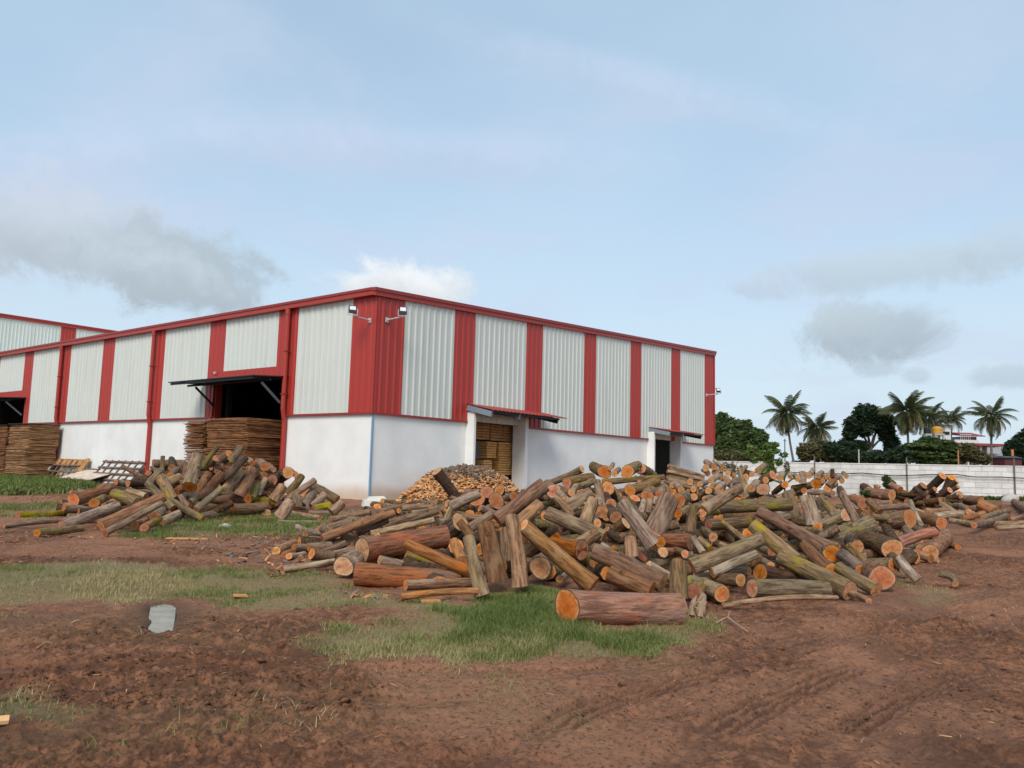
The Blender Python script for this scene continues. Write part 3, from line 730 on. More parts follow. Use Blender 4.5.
def mud_mat():
    k = NT('red_mud', .9, .15); p = k.geo(); gm, ch, wet, sm = (k.attr(n) for n in ('grassy', 'churn', 'wet', 'smoothness'))
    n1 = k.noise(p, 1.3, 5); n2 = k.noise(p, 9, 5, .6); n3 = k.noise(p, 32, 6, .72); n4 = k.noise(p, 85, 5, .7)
    c = k.mix(k.ramp(n1, .3, .7), (.27, .112, .055), (.35, .158, .084))
    c = k.mix(k.math('MULTIPLY', k.ramp(n2, .42, .6), .7), c, (.115, .055, .031))
    c = k.mix(k.math('MULTIPLY', sm, .75), c, (.36, .17, .095))
    c = k.mix(k.math('MULTIPLY', k.ramp(n3, .53, .70), .7), c, (.40, .205, .115)); c = k.mix(k.math('MULTIPLY', k.ramp(n3, .485, .37), .9), c, (.082, .036, .020)); c = k.mix(k.math('MULTIPLY', k.ramp(n4, .54, .66), .45), c, (.38, .20, .115))  # crevice shade and lighter lump tops put into the colour, following the bump
    c = k.mix(k.math('MULTIPLY', k.math('MULTIPLY', ch, .75), k.ramp(n2, .35, .6)), c, (.125, .058, .033))
    c = k.mix(k.math('MULTIPLY', wet, .75), c, (.100, .048, .028))
    soil = k.mix(k.ramp(n3, .35, .65), (.20, .165, .07), (.30, .25, .12))
    c = k.mix(k.math('MULTIPLY', gm, k.math('ADD', .35, k.math('MULTIPLY', n2, .7))), c, soil)
    straw = k.ramp(k.noise(k.scale(p, (1, 3.5, 1)), 30, 3), .66, .74)
    c = k.mix(k.math('MULTIPLY', straw, k.math('MULTIPLY', k.ramp(n1, .45, .6), .5)), c, (.30, .21, .11))
    k.color(c)
    k.set(k.b.inputs['Roughness'], k.math('SUBTRACT', .92, k.math('MULTIPLY', wet, k.math('MULTIPLY', k.ramp(n2, .35, .6), .32))))
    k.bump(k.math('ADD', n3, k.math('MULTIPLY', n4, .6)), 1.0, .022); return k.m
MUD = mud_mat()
def make_ground():
    ys = [-60, -30, -15, -6, 0, 2.2, 3.0]; y = 3.5
    while y < 36: ys.append(y); y += max(.011, .0029 * y)
    while y < 900: ys.append(y); y *= 1.09
    ys = np.array(ys)
    s = np.concatenate([[-12, -6, -4, -2.6, -1.9, -1.5, -1.2], np.linspace(-1.0, 1.0, 820), [1.2, 1.5, 1.9, 2.6, 4, 6, 12]])
    Y, S = np.meshgrid(ys, s, indexing='ij'); X = S * np.maximum(.69 * Y + .75, 3.5)
    z, gm, ch, wet, sm = relief(X, Y); z = z + broad(X, Y)
    V = np.stack([X, Y, z], -1).reshape(-1, 3); n, m = Y.shape
    i = (np.arange(n - 1)[:, None] * m + np.arange(m - 1)[None]).ravel()
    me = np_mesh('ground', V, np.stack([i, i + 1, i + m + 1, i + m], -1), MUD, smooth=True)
    for nm, a in (('grassy', gm), ('churn', ch), ('wet', wet), ('smoothness', sm)): fattr(me, nm, a.ravel())
    tag(link('ground', me), kind='structure')
make_ground()
# muddy water in the rut
k = NT('puddle_water', .03, .5); p = k.geo(); k.color(k.mix(k.noise(p, 7, 5), (.07, .045, .03), (.40, .36, .31))); k.b.inputs['IOR'].default_value = 1.33; k.bump(k.noise(p, 16, 3), .12, .01)
cen = PUD[:, :2].mean(0); V = [(cen[0] + (q[0] - cen[0]) * 1.2, cen[1] + (q[1] - cen[1]) * 1.2, -.022) for q in PUD]
tag(MB().add(V, [tuple(range(len(V)))]).build('puddle', k.m), kind='structure')

# ------------------------------------------------------------------ heaps the logs lie on
_toe = [tuple(on_ground(*p)[:2]) for p in [(330, 523), (268, 553), (300, 574), (345, 582), (362, 592), (400, 602), (470, 600), (500, 595), (580, 600), (640, 604), (690, 606), (760, 606), (850, 604), (890, 592), (925, 575), (948, 556), (962, 536)]]
HEAP_M = np.array(_toe + [(16, 30), (14.5, 44), (10, 48), (7, 41), (1.0, 31), (-2.5, 31), (-5.2, 29)])
HEAP_L = np.array([tuple(on_ground(*p)[:2]) for p in [(50, 530), (110, 534), (200, 522), (260, 516), (340, 512)]] + [(-7.0, 26.5), (-9.3, 28.5), (-12.4, 30.0), (-14.2, 30.0), (-13.6, 23)])
HEAP_D = np.array([(14.0, 33), (16.5, 30.5), (20, 31), (20.5, 35), (17, 37)])
def heap(x, y):
    x = np.asarray(x, float); y = np.asarray(y, float)
    a = np.minimum(np.maximum(poly_sd(x, y, HEAP_M), 0) * .165, 1.75)
    b = np.minimum(np.maximum(poly_sd(x, y, HEAP_L), 0) * .55, 2.0)
    c = np.minimum(np.maximum(poly_sd(x, y, HEAP_D), 0) * .5, .8)
    return np.maximum(np.maximum(a, b), c) + broad(x, y)
TS = np.concatenate([np.arange(5, 20, .03), np.arange(20, 60, .08)])
def cast(x, y, d, z=None):
    """where the sight line meets the heap, lifted by the log's own radius"""
    rr = ray(x, y)
    if z: return EYEP + rr * z
    P = EYEP[None] + rr[None] * TS[:, None]; gap = P[:, 2] - heap(P[:, 0], P[:, 1]) - d * TS / (2 * F_PX)
    hit = np.nonzero(gap <= 0)[0]
    i = hit[0] if len(hit) else int(np.argmin(np.where(heap(P[:, 0], P[:, 1]) > .05, gap, 99)))
    return P[i]

rng = np.random.default_rng(7)
def log_mesh(L, r1, r2, seed, n=14, rings=9, bend=0.0, slant=(0, 0), q=(1, 0), knots=1):
    g = np.random.default_rng(seed); t = np.linspace(0, 1, rings); a = np.arange(n) * 2 * math.pi / n
    T, A = np.meshgrid(t, a, indexing='ij')
    rad = r1 + (r2 - r1) * T; ph = g.uniform(0, 6.28, 4)
    rad = rad * (1 + .07 * np.sin(2 * A + ph[0]) + .04 * np.sin(3 * A + ph[1] + T * 2) + .05 * (vn(A * n / 6.283, T * L * 6, seed) - .5) + .09 * (vn(np.cos(A) * 1.3 + 9, T * L * 2.2 + np.sin(A) * 1.3, seed + 1) - .5))
    for _ in range(knots):
        ka, kt = g.uniform(0, 6.28), g.uniform(.15, .85); da = np.abs((A - ka + math.pi) % (2 * math.pi) - math.pi)
        rad = rad + r1 * .16 * np.exp(-(da / .45) ** 2 - ((T - kt) * L / (r1 * .7)) ** 2)
    rad = rad * (1 + .05 * (np.exp(-T * L / .12)))
    bx = bend * (1 - (2 * T - 1) ** 2)
    X = rad * np.cos(A) + bx * math.cos(ph[2]); Y = rad * np.sin(A) + bx * math.sin(ph[2]); Z = (T - .5) * L
    pq = (rad * np.cos(A) * q[0] + rad * np.sin(A) * q[1])
    w1 = np.clip(1 - T * L / (1.2 * r1 + .02), 0, 1); w2 = np.clip(1 - (1 - T) * L / (1.2 * r2 + .02), 0, 1)
    Z = Z + slant[0] * pq * w1 - slant[1] * pq * w2
    V = np.stack([X, Y, Z], -1).reshape(-1, 3)
    i = np.arange(rings - 1)[:, None] * n; kk = np.arange(n)[None]; k2 = (kk + 1) % n
    Fq = np.stack([i + kk, i + k2, i + n + k2, i + n + kk], -1).reshape(-1, 4)
    return V, Fq
def cap_mesh(ring, flip, seed):
    """sawn end that fills a ring of bark vertices"""
    n = len(ring); c = ring.mean(0); g = np.random.default_rng(seed); V = [c]; rad = [0.0]
    for f in (.5, .93, 1.0):
        for p in ring: V.append(c + (p - c) * f); rad.append(f)
    V = np.array(V); V[:n + 1] += g.normal(0, .008, (n + 1, 3)) * min(1.0, np.ptp(ring[:, :2]) * 4)
    tri = np.array([(0, 1 + k, 1 + (k + 1) % n) for k in range(n)]); qd = []
    for j in range(2):
        for k in range(n):
            a, b = 1 + j * n + k, 1 + j * n + (k + 1) % n; qd.append((a, a + n, b + n, b))
    qd = np.array(qd)
    if flip: tri = tri[:, ::-1]; qd = qd[:, ::-1]
    return V, tri, qd, np.array(rad)
LOGS = []
BARK_WORD = {'b': 'brown', 'g': 'grey-brown', 'G': 'olive-grey', 'y': 'green-tinged', 'Y': 'lime-green', 'r': 'red-brown', 'f': 'pinkish', 'k': 'dark', 'w': 'pale grey', 't': 'tan'}
def build_log(e, seed, group):
    x1, y1, x2, y2, d, typ, a = e[:7]; opt = e[7] if len(e) > 7 else {}
    P1 = cast(x1, y1, d, opt.get('z')); P1 = P1 + ray(x1, y1) * opt.get('dz', 0); t1 = (P1 - EYEP) @ FW; r1 = d * t1 / (2 * F_PX)
    v = ray(x2, y2); v1 = P1 - EYEP
    # second end: on the sight line of (x2, y2), at a length that gives the wanted foreshortening
    perp = np.linalg.norm(at_depth(x2, y2, t1) - P1); a = (.2 if d < 6 else .5) if (a <= .3 and y1 > y2 + 8 and abs(y1 - y2) > abs(x1 - x2)) else a; L = perp / math.sqrt(max(1 - a * a, .02))
    # logs are cut to about the same length: what shows less of it points away
    if a > .5: L = max(L, opt.get('len', min(1.25, max(.75, 9 * r1))))
    if a > .5: L = min(L, max(1.6, perp * 1.03))
    A_, B_, C_ = v @ v, -2 * (v @ v1), v1 @ v1 - L * L; disc = B_ * B_ - 4 * A_ * C_
    t2 = (-B_ + (1 if a >= 0 else -1) * math.sqrt(max(disc, 0))) / (2 * A_); P2 = EYEP + v * t2
    tp = opt.get('tp', .9); r2 = r1 * tp
    zmin = broad(P2[0], P2[1]) + r2 * .75
    if P2[2] < zmin and v[2] < -1e-3:
        tt = (zmin - EYE) / v[2]; P2 = EYEP + v * tt
    P2[2] = max(P2[2], zmin); P1[2] = max(P1[2], broad(P1[0], P1[1]) + r1 * .7)
    ax = P2 - P1; L = np.linalg.norm(ax)
    make_log(P1, P2, r1, r2, typ, seed, group, e, opt)
def make_log(P1, P2, r1, r2, typ, seed, group, e, opt):
    ax = Vector(P2 - P1); L = ax.length; mid = Vector((P1 + P2) / 2)
    rot = ax.to_track_quat('Z', 'Y').to_matrix().to_4x4(); M = Matrix.Translation(mid) @ rot
    camdir = rot.to_3x3().inverted() @ (Vector(EYEP) - Vector(P1)); q = Vector((camdir.x, camdir.y)); q = q.normalized() if q.length > 1e-4 else Vector((1, 0))
    g = np.random.default_rng(seed); big = e[4] >= 15
    up = e[1] > e[3] + 8 and abs(e[1] - e[3]) > abs(e[0] - e[2]) and e[6] <= .3
    sl = opt.get('sl', (g.uniform(-.85, -.6) if up else g.uniform(-.1, .35), g.uniform(-.1, .3)))
    n = 22 if e[4] >= 19 else (14 if big else 10); rings = 16 if e[4] >= 19 else (9 if big else 6)
    V, Fq = log_mesh(L, r1, r2, seed, n, rings, opt.get('bend', g.normal(0, .015) * L), sl, (q.x, q.y), int(g.integers(0, 3)))
    nr = len(V)
    for _ in range(int(g.integers(0, 3)) if e[4] >= 8 and e[4] < 30 else 0):       # sawn off branch stubs
        az, zz, rs = g.uniform(0, 6.28), g.uniform(-.35, .35) * L, r1 * g.uniform(.2, .34); d0 = np.array([math.cos(az), math.sin(az), g.uniform(.2, .7)]); d0 /= np.linalg.norm(d0)
        u = np.cross(d0, (0, 0, 1.)); u /= np.linalg.norm(u); w_ = np.cross(d0, u); c0 = np.array([0, 0, zz]); b0 = len(V); ring = []
        for t_, f_ in ((.6, 1.5), (1.0, 1.05), (1.0 + g.uniform(.15, .5), .85)):
            ring += [c0 + d0 * r1 * t_ + (u * math.cos(q_) + w_ * math.sin(q_)) * rs * f_ for q_ in np.arange(7) * 2 * math.pi / 7]
        ring.append(c0 + d0 * r1 * 1.35 if False else np.mean(ring[-7:], 0)); V = np.concatenate([V, np.array(ring)])
        Fq = np.concatenate([Fq, np.array([(b0 + j * 7 + k_, b0 + j * 7 + (k_ + 1) % 7, b0 + j * 7 + 7 + (k_ + 1) % 7, b0 + j * 7 + 7 + k_) for j in range(2) for k_ in range(7)]), np.array([(b0 + 14 + k_, b0 + 14 + (k_ + 1) % 7, b0 + 14 + (k_ + 2) % 7, b0 + 21) for k_ in (0, 2, 4)] + [(b0 + 20, b0 + 14, b0 + 21, b0 + 21)][:0])])
    if id(e) in SMALL:
        A = np.array(M); tw = lambda q_: q_ @ A[:3, :3].T + A[:3, 3]
        BULK['V'].append(tw(V)); BULK['F'].append(Fq + BULK['n']); BULK['n'] += len(V); BULK['MI'] += ['bgGwk'.find(typ) if typ in 'bgGwk' else 0] * len(Fq)
        for ring, flip in ((V[:n], True), (V[nr - n:nr], False)):
            cv, tri, qd, rad = cap_mesh(ring, flip, seed); BULK['CV'].append(tw(cv)); BULK['CT'].append(tri + BULK['cn']); BULK['CQ'].append(qd + BULK['cn']); BULK['CR'].append(rad); BULK['cn'] += len(cv)
        return
    o = link('log', np_mesh('log', V, Fq, BARK[typ], smooth=True)); o.matrix_world = M
    V = V[:nr]
    fk = opt.get('f') or g.choice(['o', 'o', 'o', 'p', 'd'] if typ not in 'tw' else ['o', 'p', 'p', 'd'])
    for ring, flip, kk in ((V[:n], True, fk), (V[-n:], False, opt.get('f2', fk))):
        cv, tri, qd, rad = cap_mesh(ring, flip, seed)
        me = np_mesh('cut_face', cv, [tri, qd], CUT[kk]); fattr(me, 'rad', rad); link('cut_face', me, o)
    LOGS.append(dict(o=o, e=e, r=r1, label=opt.get('n'), mark=opt.get('m'), face=fk, group=group))

MAIN = [
(276,551,294,543,9,'t',.6),(284,554.5,300,547,7,'t',.6),(289,556,304,554,7,'w',.6),(294,548,309,548,9,'g',.5),(308,547,331,545,8,'g',.4),
(284,569,335,561,7,'w',.15,dict(n='thin pale log lying flat on the mud at left tip of main pile',m='thin flat log at the left tip')),
(321,558,357,549,8,'g',.4),(316,556,346,543,8,'g',.2),(311,539,324,541,6,'t',.6),(337,567,346,560,7,'w',.6),
(343.5,566.5,366,553,20,'w',.62,dict(n='thick log with a pale oval cut face left of the stripped red log',m='thick oval faced log',f='p')),
(297,527,317,532,6,'w',.3),(305,535,321,533,9,'g',.5),(317,532,350,522,9,'g',.4),(330,520,369,512,7,'g',.3),(369,513,402,506,6,'g',.3),
(322,539,394,513,10,'t',.35,dict(n='long smooth tan log rising to the right across the left arm of the pile',m='long tan log')),
(338,534,362,544,12,'b',.4,dict(n='short brown log with a broken splintered end above the stripped red log',m='broken short log')),
(356,533,388,520,8,'g',.2),(371,534,434,520,7.5,'w',.15,dict(n='long thin lichen-white log directly above the stripped red log',m='long white log')),
(384,525,438,510,10,'g',.15),
(362,550.5,446,536,27,'r',.33,dict(n='thickest stripped red-brown log at the left, with a pale oval end',m='stripped red log',sl=(.25,0),f='p')),
(356,573,463,579,22,'r',.2,dict(n='long thick ringed bark log lowest at the left front of the main pile',m='ringed front-left log',f='d')),
(405.5,585,476,582,11.5,'b',.4,dict(n='brown log with small pale face lying along the ringed front-left log')),
(401,597,478,591,8,'t',.08,dict(n='flat tan slab log on the grass below the ringed front-left log')),
(379.5,560,430,570,9,'w',.35,dict(n='white-patched thin log resting on the ringed front-left log')),
(406,554,446,569,8,'G',.3),
(474,574,405,543,13,'t',.2,dict(n='long tan-topped log slanting down right across the stripped red log',m='slanting tan-topped log')),
(460,522,427,548,18,'k',.15,dict(n='dark thick log with a bright slanted cut at its raised right end',m='dark slant-cut log',sl=(.6,0),f='p')),
(463,563,454,542,12,'t',.6,dict(n='short tan log with rounded lower end between the dark and white-barked logs')),
(482,594,469,538,14,'w',.2,dict(n='lichen-speckled pale log leaning upright on the grass, leftmost of the leaning three',m='lichen leaning log')),
(497,580,485,524,21,'b',.2,dict(n='thick smooth brown log leaning upright, middle of the leaning three',m='brown leaning log')),
(520,586,512,518,18,'g',.2,dict(n='grey-pink log with an orange scar leaning upright, rightmost of the leaning three',m='scarred leaning log')),
(594,585,523,525,17,'b',.25,dict(n='long brown log slanting down to the right behind the lone front log',m='long slanting brown log',sl=(0,.8),f='p')),
(540.5,567.5,552,560,21,'g',.93,dict(n='ring-patterned round cut face under the long slanting brown log',m='ring-patterned face',f='p')),
(560,579,567,574,8,'g',.85),(498,521,545,484,19,'b',.2,dict(n='big brown log sticking up above the pile before the first side door',m='upthrust brown log',f='d')),
(512,530,541,504,15,'t',.2,dict(n='peeled tan log with rough pale top below the upthrust brown log',m='peeled tan log')),
(604,538,547,513,16,'g',.2,dict(n='grey-brown log slanting down right beside the peeled tan log',m='grey slanting log')),
(578,546,598,532,13,'g',.3),(582,550,552,543,19,'r',.5,dict(n='red-orange stripped log with rough end behind the long slanting brown log',m='red-orange rough log')),
(592,564,616,548,8,'t',.3,dict(n='thin orange-tan forked branch lying over a thick brown log',m='orange-tan branch')),
(663,583,594,551,20,'b',.25,dict(n='thick grey-brown log slanting down to the lone front log',m='thick slanting log')),
(651,592,610,574,22,'b',.15,dict(n='thick pinkish bark log directly behind the lone front log')),
(567,607,679,609,33,'f',.42,dict(n='lone thick log with bright orange end lying in front on the grass',m='lone front log',sl=(.45,0),tp=.97,f='o')),
(679,598,678,563,20,'G',.3,dict(n='mossy green upright log just behind the right end of the lone log',m='mossy upright log')),
(694.5,592,704,583,16,'y',.6,dict(f='d')),(722,594,690,582,16,'y',.6,dict(n='yellow-green log with oval orange end right of the mossy upright log')),
(740.5,580,700,577,12,'g',.6,dict(f='p')),(760,572,812,583,17,'k',.7,dict(n='dark log with perfectly round orange face at the front centre',m='round orange face',f='o')),
(749,571,695,574,9,'g',.5,dict(f='p')),(752,588,828,590,17,'G',.45,dict(n='green-grey log with an axed knot lying level at the front',m='axed-knot log')),
(722,606,838,598,6,'g',.1,dict(n='long thin bent branch on the mud along the front of the pile',bend=.12)),
(712,573,757,554,10,'w',.2),(692,567,762,538,16,'G',.35,dict(n='crooked mossy log with orange left end in the front middle',m='crooked mossy log',bend=.08)),
(685,554,671,549,8,'G',.6),(663,552,679,552,10,'r',.6),(648,566,674,579,12,'w',.3),
(690,542,662,541,17,'r',.45,dict(n='short red-brown log with a dark red end above the mossy upright log',m='dark-ended red log',f='d')),
(703,553,693,537,7,'w',.4),(710,549,699,538,7,'y',.2),
(652,545,622,503,15,'g',.25,dict(n='long grey log leaning steeply left in the middle of the pile',m='steep grey log')),
(655,530,669,499,23,'g',.3,dict(n='stoutest grey trunk propped up in the middle of the pile',m='stout grey trunk')),
(661,542,649,532,12,'r',.5,dict(f='o')),(601.5,512,597,500,14,'g',.85,dict(n='log with large pinkish face below the two smaller round faces',m='large pinkish face',f='d')),
(611,504,606,496,10.5,'k',.9,dict(f='d')),(615.5,517,608,508,12,'k',.9,dict(f='d')),(597.5,523,594,518,8,'g',.9,dict(f='d')),
(608,488,613,500,13,'k',.7,dict(n='dark log with a pale oval top above two round faces',f='p')),
(630,490.5,658,481,11,'G',.65,dict(n='olive log with a peeled orange streak rising to the right',m='orange-streaked log')),
(647,496,651,490,12,'g',.9,dict(f='o')),(658.5,495,663,489,10,'g',.9,dict(f='o')),
(627.5,471.5,637,466,13,'G',.85,dict(n='log with hollow-looking orange face left on the top ridge of the pile',m='left ridge face',f='o')),
(640.5,468.5,653,476,11,'G',.75,dict(n='log with orange face right on the top ridge before the white wall',m='right ridge face',f='o')),
(604.5,472,594,467,13,'G',.6,dict(f='o')),(614.5,473.5,619,469,6,'g',.85),(610.5,468,613,464,5,'g',.8),
(582,469,550,483,7,'G',.3,dict(n='long olive log running down the left end of the top ridge')),
(567,483,592,477,10,'G',.65),(571.5,492.5,575,487,7,'g',.9,dict(f='p')),(565.5,500,559,493,9,'g',.8,dict(f='p')),
(553.5,491,547,485,14,'b',.85,dict(n='log with big pinkish face touching the upthrust brown log',m='big pinkish face',f='d')),
(575,487,593,482,7,'G',.6),(589,481,600,482,6,'G',.5),(603,482,664,477,6,'G',.3,dict(n='long thin olive log lying level along the top ridge')),
(565,510,592,493,14,'g',.25),(586,520,593,500,13,'g',.3),(601,502,598,484,9,'g',.3),(572,516,556,498,8,'g',.2),
(626,523,598,541,13,'k',.5,dict(n='dark log with a pale yellow cut at its raised right end',m='pale yellow cut',f='p')),
(635,498,630,512,11,'G',.3),(641,511,644,500,6,'w',.2),(648,511,650,500,7,'g',.2),(654,505,657,497,6,'g',.2),(638,520,634,508,9,'g',.3),
(606,530,618,540,9,'k',.3),(612,556,600,545,10,'w',.3),(632,556,630,538,13,'t',.3),(560,552,548,545,9,'b',.4),
(628,548,645,560,9,'r',.3),(560,528,575,522,9,'k',.4),(540,540,530,552,14,'k',.3),(506,560,505,530,13,'g',.3),(575,575,585,590,9,'g',.3),
# up the middle and right
(669,490.5,661,485,8,'g',.8),(681,489.5,676,484,7,'g',.85),(678.5,501,686,496,14,'G',.7,dict(f='d')),(693.5,489,694,497,6.5,'k',.75),(693.5,497,697,506,8,'k',.7),
(678,513.5,698,506,9,'G',.75,dict(f='o')),(708.5,490.5,702,497,7,'G',.7),(717.5,489,724,484,6,'g',.8),(729,483.5,741,480,7,'g',.75),
(690,531,694,507,11,'G',.25,dict(n='mossy forked trunk standing left of the level green log',m='mossy forked trunk')),
(716,507,791,504,15,'y',.45,dict(n='thick level log with green stain and orange left end across the middle',m='level green log')),
(702,513,717,512,9,'y',.6),(703,511,741,487,13,'g',.3,dict(n='smooth grey trunk tapering up behind the level green log',m='smooth grey trunk',tp=.7)),
(746,496,739,467,5,'w',.15,dict(n='thin grey pole standing up behind the level green log',m='thin standing pole')),
(708,525,751,522,13,'G',.4,dict(n='olive log with an orange oval scar below the level green log')),
(797,562,752,524,15,'y',.2,dict(n='thick two-tone olive log slanting down right below the level green log',m='two-tone slanting log')),
(832,551,759,511,15,'b',.25,dict(n='long pinkish-brown log slanting down right through the middle right',m='long pinkish log')),
(838,549,787,529,12,'y',.2),(832.5,553.5,815,548,17,'g',.8,dict(n='log with big round orange face right of the pinkish gashed log',m='big round right face',f='o')),
(846,515,811,531,13,'y',.3,dict(n='bright lime-edged log with a slit-like orange end rising right',m='lime-edged log',sl=(.7,0))),
(868.5,525.5,828,542,19,'G',.6,dict(n='thick olive log with oval orange end right of the lime-edged log',m='oval orange end',f='o')),
(858,524,842,494,9,'g',.2,dict(n='grey log leaning left over the thick olive log',m='leaning grey log')),
(813,523,806,497,15,'g',.25,dict(n='broad grey log standing upright behind the lime-edged log')),
(797,517,787,493,13,'G',.3),(799.5,509,782,514,9,'G',.7),(794,517.5,778,514,7,'g',.7),(834,513,821,497,9,'G',.2),(804,490.5,791,495,6,'g',.7),
(813,484.5,793,488,7,'G',.5),(833,494,808,492,7,'g',.5),(785,484.5,774,493,7,'g',.6),(773,475,753,487,9,'G',.5,dict(n='olive log pointing up right before the leafy sapling',m='log before the sapling')),
(763,489,742,498,11,'G',.6,dict(n='log with a bright pale triangular cut near the leafy sapling',m='pale triangular cut',sl=(.9,0),f='p')),
(751,488.5,757,482,8,'g',.8),(803,483,802,472,7,'g',.1),(809,475.5,813,470,6,'g',.85),(818.5,476.5,822,472,5,'g',.85),(828,477.5,832,472,6,'g',.85),
(816,484,823,478,10,'r',.8),(827.5,488.5,835,484,7.5,'g',.85),(839.5,487.5,843,494,7,'k',.8),
(832.5,477,832.5,469,4,'k',.1,dict(len=.3,n='small dark post poking up on the right ridge before the block wall')),
(855,480.5,870,491,9,'k',.6,dict(n='dark log with round orange face highest on the right shoulder',m='right shoulder face',f='o')),
(850,484.5,845,480,7,'g',.8),(828,486,838,476,6,'g',.3),(863,503,850,499,11,'r',.7,dict(f='o')),(850.5,499.5,845,496,6,'g',.8),
(892,495,866,493,11,'b',.3),(891,503,865,503,7,'g',.2),(871,509,909,506,7,'g',.3),(872,517,897,518,7,'G',.15),
(910,518,884,522,19,'b',.38,dict(n='stout brown log with tall oval orange face on the right slope',m='stout oval-faced log',sl=(.1,0),f='o')),
(921,526,910,501,6,'w',.2,dict(n='thin grey pole leaning against the stout oval-faced log',m='thin leaning pole')),
(941.5,523,916,516,12,'b',.7,dict(n='brown log with round orange face right of the thin leaning pole',m='round right-edge face',f='o')),
(900,543,936,531,11,'r',.2,dict(n='split dark red-brown log lying below the round right-edge face')),
(945,537,930,553,16,'b',.55,dict(n='log with big half-round orange cut at the right edge of the pile',m='half-round cut',sl=(.5,0),f='o')),
(921,549,931,545,10,'r',.6,dict(f='o')),(894.5,535.5,876,529,8,'G',.7),
(892.5,549,862,538,20,'k',.7,dict(n='dark thick log with a squarish orange face on the right slope',m='squarish dark face',f='o')),
(958,547,944,545,6,'g',.6),(931,559,904,551,8,'t',.3),(938,560,927,560,6,'g',.4),
(918,580,899,558,10,'w',.3,dict(n='pale blue-grey log slanting down to the mud at the right',m='blue-grey log')),
(955.5,583.5,941,574,7,'w',.5,dict(n='small bent grey log lying alone on the mud at the right',bend=.06,f='o')),
(882,578.5,867,570,25,'b',.87,dict(n='biggest round orange cut face at the lower right of the pile',m='biggest round face',f='o',sl=(0,0))),
(862.5,570.5,841,554,14,'g',.75,dict(f='o')),(876,590,838,567,15,'y',.4,dict(n='long green-tinged log with brown end left of the biggest round face',f='d')),
(850,591,780,557,18,'y',.5,dict(n='long mossy log with a dark ringed end at the front right',m='dark ringed end',f='d')),
(869,601.5,848,592,7,'g',.5),(857,547,849,540,13,'k',.85,dict(f='d')),(866,564,848,545,8,'G',.4),
(825,567,803,544,13,'b',.2,dict(n='short pinkish log with a red gash above the long mossy log',m='pinkish gashed log')),
(771,566,764,561,8,'G',.7,dict(f='o')),(772,551.5,759,547,9,'w',.7,dict(f='o')),(748,543,722,522,6,'y',.2),(723,529,732,541,7,'g',.5,dict(f='o')),
(713,537,703,530,9,'G',.6),(776,500,794,492,10,'g',.2),(805,543,790,536,10,'k',.3),(735,552,720,545,9,'g',.3),(775,545,765,530,9,'k',.3),
(912,556,895,566,12,'k',.4),(905,570,890,556,12,'k',.4),(915,540,905,528,9,'g',.3),(880,512,868,500,9,'b',.3),(880,490,872,482,8,'g',.3),(900,490,890,484,7,'b',.3),
(858,512,850,505,9,'g',.5),(822,512,818,500,8,'k',.3),(770,521,790,516,8,'g',.3),
# before the chip heap and the first side door
(436.5,471.5,457,498,11,'k',.3,dict(n='dark log with pale top leaning on the wood chip heap',m='log on the chip heap',z=28.2,f='p')),
(496.5,501,503,513,15,'k',.75,dict(n='dark log with large bright orange oval face below the first door',m='large bright oval',f='o')),
(487,492,489,508,13,'k',.75,dict(n='dark upright log with orange top left of the large bright oval',f='o')),(499.5,490.5,503,501,10,'k',.8,dict(f='o')),
(477,499,468,495,15,'r',.8,dict(n='log with wide dull orange face right of the chip heap',m='wide dull face',f='d')),(514,496,504,500,9,'g',.6,dict(f='o')),(513.5,489,514,495,7,'g',.4,dict(f='d')),
(447,503.5,484,513,8.5,'g',.4),(450,507,479,494,11,'g',.2),(402,508,430,507,7,'g',.15),(431,506,443,510,7,'g',.3),(447,519,451,508,7,'w',.1),(490,519,461,517,8,'t',.15),
(470,528,492,514,10,'w',.2),(440,514,430,516,7,'g',.4),(518,498,528,508,9,'k',.3),(470,535,460,522,9,'b',.3),(480,508,496,515,8,'g',.3),(412,514,436,510,8,'g',.2),
(520,515,534,508,10,'g',.3),(528,523,534,510,9,'k',.4),(478,520,498,525,9,'t',.3),(392,529,410,524,6,'w',.2),(350,527,380,518,7,'t',.2),
]
# thin stacked poles by the second side door
for i in range(10):
    yy = 465.5 + 1.9 * i; MAIN.append((668 + (i % 3) - i * .25, yy, 700 + (i * 5) % 9 - i * .6, yy + 9.5 - i * .35, 3.6 + (i % 3) * .5, 'g' if i % 3 else 'w', .1 + .05 * (i % 2)))
_r = random.Random(3)
for i, (x, y) in enumerate([(708,474),(715,472.5),(722,469.5),(728,473),(734,475),(741,472),(711,480.5),(720,478.5),(727,480),(735,480.5),(746,477),(752,474),(758,471),(706,468),(714,467),(722,466),(700,484),(690,482),(712,486),(722,487),(735,489),(745,483),(766,480),(780,478),(790,477),(798,478.5),(822,481),(835,482),(842,481),(846,476),(705,499),(713,503),(722,497),(730,495),(660,484),(652,486),(640,483),(648,480),(672,485),(686,477)]):
    MAIN.append((x, y, x + _r.uniform(-9, 9), y - _r.uniform(1.5, 6), _r.uniform(4.2, 6.6), _r.choice('ggbwGk'), _r.uniform(.7, .88)))
